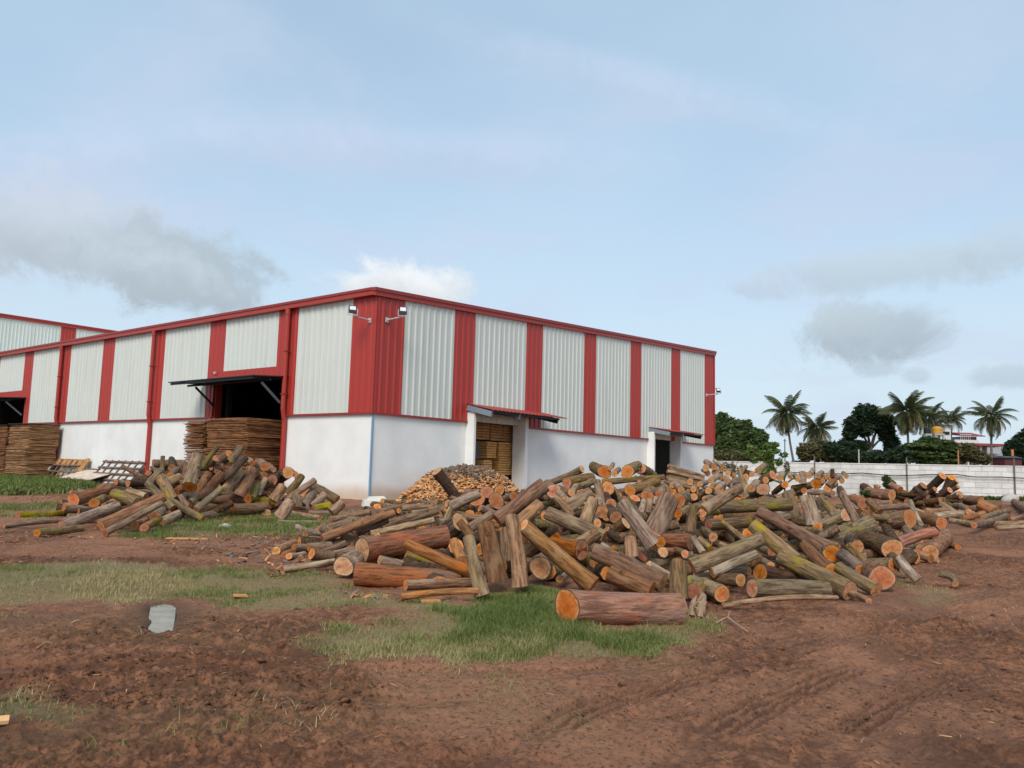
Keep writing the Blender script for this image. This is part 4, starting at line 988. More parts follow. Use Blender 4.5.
LEFT = [
(162.5,474,162.8,456,4.5,'G',.1,dict(n='thin grey-green pole standing upright against the left white wall',m='upright thin pole')),
(189.5,487,198,454,14,'G',.45,dict(n='thick upright log with broad orange lower face in the left pile',m='broad orange lower face',f='o',tp=.8,dz=-1.0)),
(230,454.5,205,474,11,'b',.5,dict(n='brown log with orange face at the very top of the left pile',m='top face of the left pile',f='o')),
(214.5,458,205,468,9,'G',.5),(203,466,218,446,5,'G',.2,dict(n='thin grey log pointing up right before the veneer stack',z=22.5)),(231,461,241,447,8,'G',.25,dict(z=22.5)),(224,478,246,457,8,'k',.2,dict(z=21.5)),
(197,493,209,473,10,'b',.2),(202,496,222,473,10,'b',.25),(224,492,241,471,10,'g',.2),(239,494,252,469,13,'b',.2,dict(n='broad brown log standing steeply in the middle of the left pile',m='broad steep log')),
(196,510,222,488,7,'y',.3,dict(n='pale green-tinged log slanting up right at the front of the left pile',m='pale slanting log')),
(173,508,147,483,8,'G',.4,dict(n='long pale log slanting down right, above the thick reddish log',m='long pale slanting log')),
(203,519.5,170,500,8,'y',.5,dict(n='long yellow-green log slanting down to the grass with orange end',m='yellow-green grass log')),
(171,498,161,477,11,'y',.25,dict(n='thick upright green-topped log with an oval scar in the left pile',m='green-topped log')),
(101,526,163,497,13,'b',.3,dict(n='thick reddish bark log slanting up right at the left pile front',m='reddish bark log')),
(105,533,162,503,7,'g',.3,dict(n='thin grey log lying along the lower side of the reddish bark log')),
(155,517,161,509,11,'G',.8,dict(f='o')),(134,526,145,520,9,'b',.8),(144,528,159,519,9,'G',.6),(162,522,180,513,9,'w',.2),
(73.5,499.5,112,488,13.5,'b',.65,dict(n='thick log with big orange face at the left end of the left pile',m='big left face',f='o')),
(94,503,104,498,10,'G',.8,dict(f='o')),(64,507,93,512,9,'g',.2),(62,526,118,506,13,'g',.25,dict(n='long grey-green log lying level under the big left face',m='long low grey log')),
(37,533,82,528,8,'G',.5,dict(n='mossy log with reddish end, lowest at the left end')),(18,515,63,512.5,6.5,'Y',.3,dict(n='yellow-green log lying apart on the grass at far left',m='yellow-green far left log')),
(4,526,58,521,5,'g',.1,dict(n='long thin grey log lying on the ground at far left')),(136,503,113,493,12,'y',.25),(146,497,127,491,8,'w',.3),(150,483,162,470,9,'G',.25),(168,483,180,477,10,'g',.4),(170,476,177,470,8,'g',.7),
(178,485,195,476,11,'g',.3),(186,476,190,463,9,'b',.2),(248,498,215,502,12,'b',.5),
(277,502,253,500,8,'Y',.35,dict(n='bright lime log lying level in the middle of the left pile',m='bright lime log')),(231,510,263,507,13,'b',.4,dict(n='thick brown log with ragged orange left end low in the left pile',m='ragged orange end',f='o')),
(228,511,199,518,9,'y',.4),(266,513,258,508,9,'b',.8),(265.5,466.5,259,462,10,'b',.85,dict(f='o')),(252.5,463,247,459,6,'g',.85),(273.5,469.5,269,465,6,'g',.85),(264.5,475,259,471,6,'g',.85),
(272.5,480,282,473,10,'k',.7,dict(f='o')),(288,472.5,279,479,11,'G',.7,dict(n='log with orange face highest at the right of the left pile',m='right top face',f='o')),(296,475,289,470,6,'g',.8),
(253,496,256,483,7,'Y',.2),(258,494,266,478,6,'w',.2),(273,500,283,486,10,'g',.3),(287,494,302,476,9,'G',.2),
(284,501,315,480,7,'g',.2,dict(n='long thin grey log slanting up right across the left pile',m='long thin slanting log')),(318,482,306,493,9,'g',.4),
(337,500,311,485,9,'G',.2,dict(n='olive log slanting down right at the right end of the left pile',m='right end olive log')),
(297.5,508,296,494,9,'G',.4),(305,503,314,491,11,'g',.2),(311,506,325,494,9,'g',.2),(313,509,330,505,8,'Y',.2),(331,512,343,502,10,'g',.2),(309,513,335,514,6,'w',.5),
(288,513,320,518,6,'w',.1),(280,517,291,502,13,'g',.2),(225,520,272,519,5,'G',.1),(278,522,320,522,5,'w',.1),
(215,490,208,480,8,'k',.4),(186,506,179,496,8,'g',.3),(191,502,200,495,7,'w',.3),(176,492,186,486,8,'b',.4),(212,512,232,503,8,'k',.3),(246,480,258,474,8,'k',.4),(262,488,272,482,8,'k',.3),(120,512,140,505,9,'k',.3),
]
RIGHT = [
(923.5,485.5,907,499,8,'k',.5,dict(n='dark log with orange tip, leftmost of the dark stump tangle',m='left dark stump',f='o')),
(943,476,926,492,9,'k',.5,dict(n='dark stump with hollow orange top, highest in the dark tangle',m='highest dark stump',f='o')),
(952,477.5,943,497,9,'k',.4,dict(n='dark stump with flat orange top beside the highest dark stump',f='o')),
(959.5,494.5,943,504,8,'k',.5,dict(n='dark green log with orange tip at the right of the dark tangle',m='right dark stump',f='o')),
(957,481,940,493,5,'k',.3),(958,486.5,941,498,5,'k',.3),(950,490,930,501,6,'k',.3),(935,489,915,500,5,'k',.3),(928,497,914,488,5,'k',.3),(940,500,918,503,6,'k',.2),
(981,500.5,965,499,8,'b',.5,dict(n='brown log with round orange face on the far right pile',m='round far right face',f='o')),(976.5,508,965,510,6,'b',.5),
(997,513,979,504,12,'t',.2,dict(n='broad tan stump lying below the round far right face',m='broad tan stump')),
(1008,511,983,518,5,'g',.3),(1007,516,974,525,6,'g',.4,dict(n='long grey log with orange right tip at the far right',m='long far right log')),
(973,515,935,517,9,'w',.1),(951,521,974,524,6,'w',.2),(990,524,1030,523,6,'g',.1),(996,528.5,1036,527,5,'w',.1,dict(n='lowest pale log running off the right edge of the photo')),
(1014,502,1030,511,6,'b',.2),(955,513,941,504,6,'w',.2),(955,506,969,512,6,'w',.2),(925,512,951,510,7,'g',.2),(962,519,985,513,6,'b',.2),(1010,520,1030,514,5,'g',.2),(985,509,1000,505,5,'b',.2),(930,517,915,511,7,'g',.2),
]
def shown(e): return e[4] * max(e[4], math.hypot(e[2] - e[0], e[3] - e[1])) * (100 if len(e) > 7 and 'n' in e[7] else 1)
_order = sorted(MAIN, key=shown); SMALL = set(map(id, _order[:66])); BULK = dict(V=[], F=[], MI=[], n=0, CV=[], CT=[], CQ=[], CR=[], cn=0)
for i, e in enumerate(MAIN): build_log(e, 1000 + i, 'logs in the big main pile')
for i, e in enumerate(LEFT): build_log(e, 3000 + i, 'logs in the left pile by the main opening')
for i, e in enumerate(RIGHT): build_log(e, 5000 + i, 'logs in the far right pile by the block wall')

_o = link('small_logs', np_mesh('small_logs', np.concatenate(BULK['V']), np.concatenate(BULK['F']), [BARK[q] for q in 'bgGwk'], True, BULK['MI'])); tag(_o, 'many small logs massed along the top ridge and far side of the main pile', 'small logs', None, 'stuff')
_me = np_mesh('cut_faces', np.concatenate(BULK['CV']), [np.concatenate(BULK['CT']), np.concatenate(BULK['CQ'])], CUT['o']); fattr(_me, 'rad', np.concatenate(BULK['CR'])); _f = link('cut_faces', _me, _o); _f['kind'] = 'stuff'
# words for the logs that have no label of their own
marks = [q for q in LOGS if q['mark']]
def pos(q): e = q['e']; return np.array([(e[0] + e[2]) / 2, (e[1] + e[3]) / 2])
used = {q['label'] for q in LOGS if q['label']}
FACE = {'o': 'orange', 'p': 'pale', 'd': 'dull'}
def word_log(q):
    x1, y1, x2, y2, d, typ, a = q['e'][:7]; r = q['r']
    size = 'stout' if r > .2 else 'thick' if r > .14 else 'slim' if r > .095 else 'thin'
    ang = math.degrees(math.atan2(-(y2 - y1), x2 - x1)) % 180
    if a >= .7: ori = f"seen end-on with {FACE[q['face']]} cut face"
    elif 62 < ang < 118: ori = 'standing steeply'
    elif ang < 14 or ang > 166: ori = 'lying level'
    else: ori = 'slanting up right' if ang < 90 else 'slanting up left'
    base = f"{size} {BARK_WORD[typ]} log {ori}"
    p = pos(q)
    same = [m for m in marks if m['group'] == q['group'] and m is not q]
    cands = sorted(same, key=lambda m: np.hypot(*((pos(m) - p))))
    for near in cands[:10]:
        v = p - pos(near)
        rel = ('right of' if v[0] > 0 else 'left of') if abs(v[0]) > abs(v[1]) else ('below' if v[1] > 0 else 'above')
        lab = f"{base}, {rel} the {near['mark']}"
        if len(lab.replace('-', ' ').split()) <= 16 and lab not in used: used.add(lab); return lab
    for i, m1 in enumerate(cands[:6]):
        for m2 in cands[i + 1:7]:
            lab = f"{size} {BARK_WORD[typ]} log between the {m1['mark']} and the {m2['mark']}"
            if len(lab.replace('-', ' ').split()) <= 16 and lab not in used: used.add(lab); return lab
    return base
for q in LOGS:
    tag(q['o'], q['label'] or word_log(q), 'log', q['group'])
print('LOGS', len(LOGS))

# the mass of logs inside the piles, seen only through gaps
def core(name, label, poly, n, seed, deep=.2):
    g = np.random.default_rng(seed); VV, FF, MI, base = [], [], [], 0; lo, hi = poly.min(0), poly.max(0)
    CV, CT, CQ, CR, cb = [], [], [], [], 0; c = 0
    while c < n:
        p = g.uniform(lo, hi); sd = float(poly_sd(np.array([p[0]]), np.array([p[1]]), poly)[0])
        if sd < .8: continue
        h = float(heap(p[0], p[1])) - float(broad(p[0], p[1]))
        z = broad(p[0], p[1]) + g.uniform(.0, 1) ** .5 * max(h - deep, .02); c += 1
        az = g.uniform(0, math.pi); el = g.normal(0, .16); d = np.array([math.cos(az) * math.cos(el), math.sin(az) * math.cos(el), math.sin(el)])
        L = g.uniform(.9, 1.7); r = g.uniform(.06, .13); V, Fq = log_mesh(L, r, r * .9, seed + c, 8, 4, g.uniform(-.03, .03))
        rot = np.array(Vector(d).to_track_quat('Z', 'Y').to_matrix()); W = V @ rot.T + np.array([p[0], p[1], max(z, r * .8)])
        VV.append(W); FF.append(Fq + base); MI += [(3, 1, 3, 0, 2)[c % 5]] * len(Fq); base += len(W)  # mostly dark bark: the shade of the gaps is put into the colour
        for ring, flip in ((W[:8], True), (W[-8:], False)):
            cv, tri, qd, rad = cap_mesh(ring, flip, c); CV.append(cv); CT.append(tri + cb); CQ.append(qd + cb); CR.append(rad); cb += len(cv)
    o = link(name, np_mesh(name, np.concatenate(VV), np.concatenate(FF), [BARK['g'], BARK['b'], BARK['G'], BARK['k']], True, MI))
    tag(o, label, 'log heap', None, 'stuff')
    me = np_mesh('cut_faces', np.concatenate(CV), [np.concatenate(CT), np.concatenate(CQ)], CUT['o']); fattr(me, 'rad', np.concatenate(CR)); f = link('cut_faces', me, o); f['kind'] = 'stuff'
core('log_heap_core', 'mass of logs deep inside the big main pile, seen through gaps', HEAP_M, 1100, 77)
core('log_heap_core', 'mass of logs deep inside the left pile, seen through gaps', HEAP_L, 200, 78, .4)
core('log_heap_core', 'dark logs deep inside the stump tangle by the block wall', HEAP_D, 40, 79)

# ------------------------------------------------------------------ compound wall of whitewashed blocks
WX, WZ = 37.5, 2.5
def block_mat():
    k = NT('whitewashed_block', .9, .15); p = k.geo(); r = k.rnd()
    n1 = k.noise(p, 1.6, 5); n2 = k.noise(k.scale(p, (1, 1, .25)), 3, 5)
    c = k.mix(k.ramp(n1, .35, .7), (.78, .77, .73), (.68, .67, .63)); c = k.mix(k.math('MULTIPLY', k.ramp(n2, .55, .75), .4), c, (.48, .45, .40))
    k.color(k.n('ShaderNodeHueSaturation', {'Color': c, 'Value': k.math('ADD', .9, k.math('MULTIPLY', r, .16))}).outputs[0]); k.bump(k.noise(p, 18, 4), .4, .02); return k.m
BLOCK = block_mat(); MORTAR = plain('mortar', (.69, .68, .65), .95, .1, .2, 8)
cw = empty('compound_wall', wor((WX, 0, 0)), TH); tag(cw, 'long white block boundary wall behind the log piles on the right', 'wall')
MB().box(.02, .22, -60, 12, -.4, WZ - .04).build('wall_core', MORTAR, cw)
BH, BL = .355, .735
bm_ = MB().hexa([(0, .012, .012), (.06, .012, .012), (.06, BL - .012, .012), (0, BL - .012, .012), (0, .012, BH - .012), (.06, .012, BH - .012), (.06, BL - .012, BH - .012), (0, BL - .012, BH - .012)]).mesh('block', BLOCK)
rb = random.Random(5)
for row in range(7):
    z = WZ - .06 - (row + 1) * BH
    yy = 1.6 - (row % 2) * BL / 2
    while yy > -21.5:
        o = link('block', bm_, cw); o.location = (-.014 + rb.uniform(-.006, .006), yy - BL, z); yy -= BL
MB().box(-.05, .26, -60, 12, WZ - .06, WZ).build('coping', BLOCK, cw)
MB().box(-.012, .02, 1.62, 12, -.3, WZ - .065).build('plaster_face', BLOCK, cw); MB().box(-.012, .02, -60, -22.4, -.3, WZ - .065).build('plaster_face', BLOCK, cw)
RUSTP = plain('rusty_pipe', (.16, .12, .10), .8, .3)
for px, lab in ((733, 'leftmost'), (814.6, 'second'), (906.6, 'third'), (1014, 'rightmost')):
    a = on_plane(px, 463, 0, WX - .1); zb = float(broad(*wor(a)[:2])); top = 2.95 if px != 733 else 2.6
    o = MB().tube([(0, 0, zb - .2), (0, 0, top)], .045, 8).build('pipe_post', RUSTP); o.location = wor((a[0], a[1], 0)); tag(o, f'{lab} thin pipe post standing against the white block wall', 'post', 'pipe posts along the block wall')
for px, lab, c in ((859, 'thin pale pole rising above the block wall before the dark tree', GALV), (958.5, 'thin orange-brown pole above the block wall before the house', plain('orange_pole', (.42, .20, .09), .8))):
    a = on_plane(px, 463, 0, WX + .4); o = MB().tube([(0, 0, 0), (0, 0, 3.5)], .04, 8).build('fence_pole', c); o.location = wor((a[0], a[1], 0)); tag(o, lab, 'pole')
pts = []
for px, py in [(728, 470), (760, 473), (800, 472.5), (835, 474), (862, 473), (880, 474.5), (895, 476), (907, 475.5), (930, 474.5), (957, 474.5), (975, 477), (1000, 477), (1030, 478.5)]:
    a = on_plane(px, py, 0, WX - .18); pts.append(wor(a))
o = MB().tube(pts, .035, 6).build('hose', BLACKM, smooth=True); tag(o, 'black hose sagging along the face of the white block wall', 'hose')

# ------------------------------------------------------------------ trees, palms and plants
def leaf_mat(name, a, b, rough=.55):
    k = NT(name, rough, .25); t = k.attr('tone'); c = k.mix(t, a, b); k.color(c)
    k.b.inputs['Subsurface Weight'].default_value = 0
    tr = k.n('ShaderNodeBsdfTranslucent', {'Color': c}); mx = k.n('ShaderNodeMixShader', {0: .25, 1: k.b.outputs[0], 2: tr.outputs[0]})
    k.t.links.new(mx.outputs[0], k.t.nodes['Material Output'].inputs[0]); return k.m
LEAF_D = leaf_mat('dark_leaf', (.013, .028, .013), (.045, .075, .032))
LEAF_M = leaf_mat('mid_leaf', (.032, .062, .018), (.13, .18, .055))
LEAF_O = leaf_mat('olive_leaf', (.07, .066, .026), (.18, .155, .07))
LEAF_L = leaf_mat('light_leaf', (.075, .14, .028), (.22, .31, .075))
TRUNKM = plain('tree_trunk_bark', (.11, .09, .075), .9, .1, .3, 3)
PALMT = plain('palm_trunk_bark', (.17, .15, .125), .9, .1, .3, 4)
def leaves(blobs, t, dens, size, seed, flat=.5, aspect=.55):
    """leaf cards spread through the outer part of a crown's clumps; blobs in pixels at distance t"""
    g = np.random.default_rng(seed); V, tone = [], []; sc = t / F_PX
    for cx, cy, rx, ry in blobs:
        c = at_depth(cx, cy, t); R3 = np.array([rx * sc, (rx * .75 + ry * .25) * sc, ry * sc]); n = int(dens * (rx * ry) ** .5 * max(rx, ry) ** .9)
        d = g.normal(size=(n, 3)); d /= np.linalg.norm(d, axis=1)[:, None]; rad = g.uniform(.25, 1.0, n) ** .45
        lump = .62 + .72 * fbm(d[:, 0] * 2.8 + cx, d[:, 2] * 2.8 + d[:, 1] * 1.9 + cy, seed, 3, .7)
        p = c + d * (rad * lump)[:, None] * R3
        u = g.normal(size=(n, 3)); u[:, 2] *= flat; u /= np.linalg.norm(u, axis=1)[:, None]
        w = np.cross(u, g.normal(size=(n, 3))); w /= np.linalg.norm(w, axis=1)[:, None]
        s = size * g.uniform(.6, 1.3, n)[:, None]
        V.append(np.stack([p - u * s, p + w * s * aspect * .6, p + u * s, p - w * s * aspect * .6], 1).reshape(-1, 3))
        tn = np.clip(g.uniform(0, 1, n) * .7 + .3 * (lump - .75) / .5, 0, 1); tone.append(np.repeat(tn, 4))
    V = np.concatenate(V); return V, np.arange(len(V)).reshape(-1, 4), np.concatenate(tone)
def tree(name, label, cat, blobs, t, dens, size, mat, seed, trunk=None, limbs=(), tw=.25, group=None, flat=.5, sub='crown'):
    bx = trunk[0] if trunk else blobs[0][0]; b = at_depth(bx, 462, t); b[2] = float(broad(b[0], b[1]))
    o = empty(name, b); tag(o, label, cat, group)
    V, Fq, tone = leaves(blobs, t, dens, size, seed, flat); me = np_mesh(sub, V - b, Fq, mat); fattr(me, 'tone', tone); link(sub, me, o)
    if trunk:
        m = MB(); tip = at_depth(trunk[1], trunk[2], t) - b
        m.tube([np.zeros(3) - (0, 0, .3), tip * .5 + (.1 * tw, 0, 0), tip], [tw, tw * .8, tw * .55], 9)
        m.build('trunk', TRUNKM, o, smooth=True)
        for x, y in limbs:
            e = at_depth(x, y, t) - b; MB().tube([tip * .93, (tip + e) / 2 + (0, 0, .25), e], [tw * .5, tw * .35, tw * .12], 7).build('limb', TRUNKM, o, smooth=True)
    return o
G_T = 'trees beyond the block wall'
tree('leafy_tree', 'broad green tree beside the right end of the warehouse', 'tree', [(724, 446, 24, 20), (742, 440, 20, 17), (720, 430, 15, 12), (757, 447, 13, 13), (738, 428, 11, 8), (757, 436, 10, 7), (765, 455, 8, 8), (722, 418, 6, 6), (772, 446, 4, 4), (730, 421, 4, 4), (747, 424, 5, 4), (716, 422, 6, 7), (763, 437, 5, 5)], 92, 15, .30, LEAF_M, 11, (735, 736, 440), [(722, 425), (750, 440)], .3, G_T)
tree('brush_hedge', 'dry brownish brush right behind the block wall beside the warehouse', 'hedge', [(722, 458, 12, 9), (740, 459, 14, 8), (757, 460, 12, 7)], 74, 16, .22, LEAF_O, 12, (740, 741, 458), (), .1)
tree('round_bush', 'olive bush under the second coconut palm', 'bush', [(806, 453, 9, 9), (818, 450, 13, 11), (830, 455, 13, 8)], 90, 18, .28, LEAF_O, 13, (818, 818, 452), (), .15, G_T)
tree('dark_tree', 'tall dark tree with sky gaps left of the bushy palm', 'tree', [(866, 414, 14, 11), (879, 421, 12, 12), (855, 424, 11, 10), (864, 428, 13, 9), (886, 433, 9, 9), (850, 434, 8, 7), (892, 446, 8, 12), (858, 447, 11, 7), (846, 445, 9, 7), (888, 422, 8, 8)], 96, 13, .30, LEAF_D, 14, (868, 871, 446), [(880, 426), (864, 424), (886, 440), (876, 432), (856, 430)], .35, G_T)
tree('dark_hedge', 'dark hedge line behind the block wall under the dark tree', 'hedge', [(840, 455, 13, 8), (858, 457, 13, 7), (876, 457, 12, 7), (892, 457, 9, 8), (902, 455, 8, 9), (832, 448, 8, 6)], 82, 20, .28, LEAF_D, 15, (866, 866, 456), (), .12)
tree('layered_tree', 'wide low tree with flat layered green tiers before the house', 'tree', [(935, 443, 18, 3.5), (925, 447, 22, 4.5), (943, 449, 23, 4.5), (930, 455, 27, 5), (948, 456, 22, 5), (936, 461, 27, 4), (928, 439, 8, 2.5)], 84, 24, .28, LEAF_M, 16, (935, 935, 444), [(922, 447), (950, 450)], .22, G_T, .2)
tree('round_bush', 'lighter bush between the layered tree and the house', 'bush', [(966, 452, 10, 9), (976, 456, 10, 7), (984, 460, 6, 5)], 82, 18, .26, LEAF_O, 17, (970, 970, 456), (), .12, G_T)
tree('dark_tree', 'dark rounded tree at the far right edge of the photo', 'tree', [(1022, 448, 14, 12), (1012, 453, 8, 8), (1034, 442, 16, 16), (1018, 460, 12, 6)], 88, 22, .3, LEAF_D, 18, (1026, 1026, 448), (), .25, G_T)
tree('distant_tree', 'tiny distant tree on the skyline behind the leaning palm', 'tree', [(804, 462, 5, 3), (796, 463, 5, 2.5)], 230, 16, .5, LEAF_D, 19, (803, 803, 462), (), .3)
tree('sapling', 'leafy young tree growing inside the block wall behind the logs', 'sapling', [(768, 453, 7, 5), (760, 455, 6, 4), (776, 451, 5, 3), (769, 463, 5, 7), (764, 472, 5, 6), (772, 470, 4, 5), (754, 460, 4, 4), (779, 462, 4, 4), (752, 448, 5, 3), (784, 455, 4, 3), (747, 453, 4, 3), (775, 445, 4, 3), (766, 446, 4, 3)], 47, 9, .13, LEAF_L, 20, (768, 768, 470), [(762, 454), (773, 451), (754, 450)], .05)
tree('shrub', 'thin shrub beside the leafy young tree at the block wall', 'shrub', [(732, 470, 4, 8), (741, 471, 4, 6), (787, 468, 3, 7), (726, 466, 4, 4)], 50, 6, .1, LEAF_O, 21, (735, 735, 466), [(741, 464), (729, 463)], .04)
tree('creeper', 'dark green creeper climbing the block wall left of the dark stumps', 'creeper', [(886, 479, 4, 4), (889, 484, 6, 5), (893, 490, 7, 5), (899, 495, 6, 4), (905, 496, 6, 3)], 41, 18, .10, LEAF_M, 22, (892, 890, 486), (), .03)
for i, (bl, lb) in enumerate([([(980, 502, 8, 3.4), (990, 499, 6, 3)], 'low green weeds right of the round far right face'), ([(1004, 499, 8, 3), (998, 502, 6, 3)], 'low green weeds at the wall foot beside the pale boulder'), ([(1018, 501, 7, 4), (1028, 499, 6, 4)], 'low green weeds at the wall foot by the right photo edge'), ([(866, 493, 5, 3)], 'small weed tuft behind the right shoulder of the pile')]):
    tree('weed_clump', lb, 'weeds', bl, 41 if i < 3 else 33, 15, .10, LEAF_M, 30 + i, None, (), .02, 'weeds along the block wall', sub='foliage')
# broad leaved plant
b = at_depth(786, 482, 44); b[2] = 0.0; o = empty('broad_leaf_plant', b); tag(o, 'plant with long drooping banana-like leaves behind the main log pile', 'plant')
for (x0, y0, x1, y1, x2, y2) in ((783, 484, 778, 474, 770, 476), (784, 484, 784, 471, 790, 471), (786, 484, 795, 473, 806, 480), (782, 484, 775, 478, 768, 482)):
    P = [at_depth(x0, y0, 44), at_depth(x1, y1, 44), at_depth(x2, y2, 43.6)]; V, n = [], 8
    for i in range(n + 1):
        s = i / n; c = P[0] * (1 - s) ** 2 + P[1] * 2 * s * (1 - s) + P[2] * s * s; w = .17 * math.sin(math.pi * min(1, s * .95 + .05)) + .01
        V += [c - b + (0, w, -.05), c - b + (0, 0, .03), c - b + (0, -w, -.05)]
    V = np.array(V); Fq = np.array([(3 * i + k, 3 * i + k + 1, 3 * i + 4 + k, 3 * i + 3 + k) for i in range(n) for k in range(2)])
    me = np_mesh('leaf', V, Fq, LEAF_M, True); fattr(me, 'tone', np.full(len(V), .6)); link('leaf', me, o)
MB().tube([(0, 0, 0), tuple(at_depth(784, 483, 44) - b)], .05, 6).build('stem', LEAF_O, o)

def frond_mesh(droop, seed):
    g = np.random.default_rng(seed); V, Fq = [], []; n = 34; P = []
    ang = 0.0; p = np.zeros(3)
    for i in range(n + 1):
        P.append(p.copy()); p = p + np.array([math.cos(ang), 0, math.sin(ang)]) / n; ang -= droop / n * (.4 + 1.3 * i / n)
    for i in range(n):
        for k in range(1):
            a, b_ = P[i], P[i + 1]; w = .012 * (1 - i / n) + .003; s = len(V); V += [a + (0, -w, 0), a + (0, w, 0), b_ + (0, w, 0), b_ + (0, -w, 0)]; Fq.append((s, s + 1, s + 2, s + 3))
        if i < 3: continue
        f = i / n; ln = .30 * (math.sin(math.pi * (f * .82 + .16)) ** .7) * g.uniform(.85, 1.1)
        dirv = P[i + 1] - P[i]; dirv /= np.linalg.norm(dirv)
        for sgn in (-1, 1):
            d = np.array([dirv[0] * .55, sgn * .72, dirv[2] * .55 - .38 - g.uniform(0, .25)]); d /= np.linalg.norm(d); w = .0115; s = len(V)
            q = (P[i] + P[i + 1]) / 2
            V += [q - dirv * w, q + dirv * w, q + d * ln * .6 + dirv * w * .8 + (0, 0, -.01), q + d * ln + (0, 0, -.05 * ln / .3)]; Fq.append((s, s + 1, s + 2, s + 3))
    V = np.array(V); return V, np.array(Fq)
FR = []
for s, dr in enumerate((1.0, 1.5, 2.0, .6)):
    V, Fq = frond_mesh(dr, s); me = np_mesh('frond', V, Fq, LEAF_D); fattr(me, 'tone', np.clip(.35 + .3 * np.random.default_rng(s).uniform(size=len(V)) + .3 * (V[:, 0] > .5), 0, 1)); FR.append(me)
PALM_OLIVE = leaf_mat('palm_frond', (.035, .05, .018), (.10, .115, .042)); PALM_Y = leaf_mat('yellowing_frond', (.10, .09, .03), (.20, .17, .06))
for me in FR: me.materials[0] = PALM_OLIVE
FRY = []
for me in FR[1:3]:
    c = me.copy(); c.materials[0] = PALM_Y; FRY.append(c)
def palm(label, cx, cy, bx, rad, t, seed, n=24, low=-.6):
    g = random.Random(seed); b = at_depth(bx, 464, t); b[2] = float(broad(b[0], b[1])); tip = at_depth(cx, cy, t)
    o = empty('coconut_palm', b); tag(o, label, 'palm tree', 'coconut palms beyond the block wall')
    e = tip - b; m = MB(); pts, rr = [], []
    for i in range(9):
        s = i / 8; pts.append((e[0] * s + .5 * math.sin(s * 3.1) * (e[0] * .25), e[1] * s, -.3 + (e[2] + .3) * s)); rr.append(.17 * (1 - .35 * s) + (.12 if i == 0 else 0))
    m.tube(pts, rr, 9).build('trunk', PALMT, o, smooth=True)
    L = rad * t / F_PX
    for i in range(n):
        el = 1.35 - (1.35 - low) * ((i + .5) / n) ** .85; az = i * 2.399 + g.uniform(-.25, .25); old = el < -.1
        me = g.choice(FRY) if (old and g.random() < .45) else FR[(0 if el > .9 else 1 if el > .2 else 2) if g.random() < .75 else 3]
        f = link('frond', me, o); s = L * g.uniform(.92, 1.12)
        f.matrix_local = Matrix.Translation(Vector(e)) @ Matrix.Rotation(az, 4, 'Z') @ Matrix.Rotation(-el, 4, 'Y') @ Matrix.Rotation(g.uniform(-.4, .4), 4, 'X') @ Matrix.Diagonal((s, s, s, 1))
    m = MB()
    for i in range(6):
        a = i * 1.05; m.tube([(e[0] + .18 * math.cos(a), e[1] + .18 * math.sin(a), e[2] - .12), (e[0] + .22 * math.cos(a), e[1] + .22 * math.sin(a), e[2] - .38)], [.08, .11], 6)
    m.build('coconuts', LEAF_O, o)
palm('leaning coconut palm standing free, nearest the warehouse', 786.5, 413, 800, 25, 100, 1, 36, -1.15)
palm('lower coconut palm just right of the leaning one', 817, 428, 819, 21, 104, 2, 34, -1.0)
palm('bushy tall palm right beside the dark tree', 907, 411, 911, 27, 92, 3, 42, -1.15)
palm('palm half hidden behind the bushy tall palm', 929, 418, 930, 22, 98, 4, 28, -.8)
palm('small palm behind the white upper room of the house', 951, 419, 951, 17, 118, 5, 26, -.6)
palm('tall slim coconut palm before the house on the right', 991, 416, 991.5, 24, 96, 6, 30, -1.1)

# house beyond the wall, with tanks
HW = plain('house_white', (.62, .62, .60), .85); HG = plain('house_grey', (.36, .37, .38), .8); HR = plain('house_red', (.27, .055, .05), .7); HD = plain('dark_opening', (.02, .022, .025), .4); HB = plain('blue_grey_glass', (.16, .20, .24), .3)
HT = 112.0
hb = at_depth(975, 464, HT); hb[2] = float(broad(hb[0], hb[1]))
ho = empty('two_storey_house', hb); tag(ho, 'white two storey house with red roof edges behind the layered tree', 'house')
def hbox(nm, x0, x1, y0, y1, d0, d1, mt, parent=None):
    a = at_depth(x0, (y0 + y1) / 2, HT); b_ = at_depth(x1, (y0 + y1) / 2, HT); z1 = at_depth((x0 + x1) / 2, y0, HT)[2]; z0 = at_depth((x0 + x1) / 2, y1, HT)[2]
    return MB().box(a[0] - hb[0], b_[0] - hb[0], d0, d1, z0 - hb[2], z1 - hb[2]).build(nm, mt, parent or ho)
w = hbox('lower_wall', 952, 1012, 446.2, 470, 2.2, 9, HG)
for x in (956, 962, 968): hbox('window', x, x + 4, 450, 458, 2.1, 2.195, HD, w)
for x in (957, 966, 978.5, 986, 1004): hbox('column', x, x + 1.6, 446.2, 470, -.6, -.2, HW)
s = hbox('floor_slab', 955, 1005, 443.6, 446, -1.2, 9, HR)
hbox('parapet', 953, 977, 440, 443.4, -.9, -.6, HW); hbox('lower_parapet', 984, 1013, 447.5, 454, -1.0, -.7, HG)
hbox('boundary_face', 984, 1006, 459, 470, -2.4, -2.0, HW)
u = hbox('upper_room', 948, 958.5, 424, 442, 1.5, 5, HW); hbox('window', 950.5, 957, 431, 434, 1.4, 1.495, HD, u); hbox('room_roof', 947, 959.5, 423, 424.2, 1.0, 5.3, HG)
v = hbox('glazed_room', 970.5, 986, 436, 443.4, 2, 6, HB)
for k in range(5): hbox('mullion', 970.5 + k * 3.8, 970.9 + k * 3.8, 436, 443.4, 1.9, 1.99, HW, v)
a = at_depth(968.5, 436, HT) - hb; b_ = at_depth(989, 436, HT) - hb; zt = at_depth(978, 431.8, HT)[2] - hb[2]
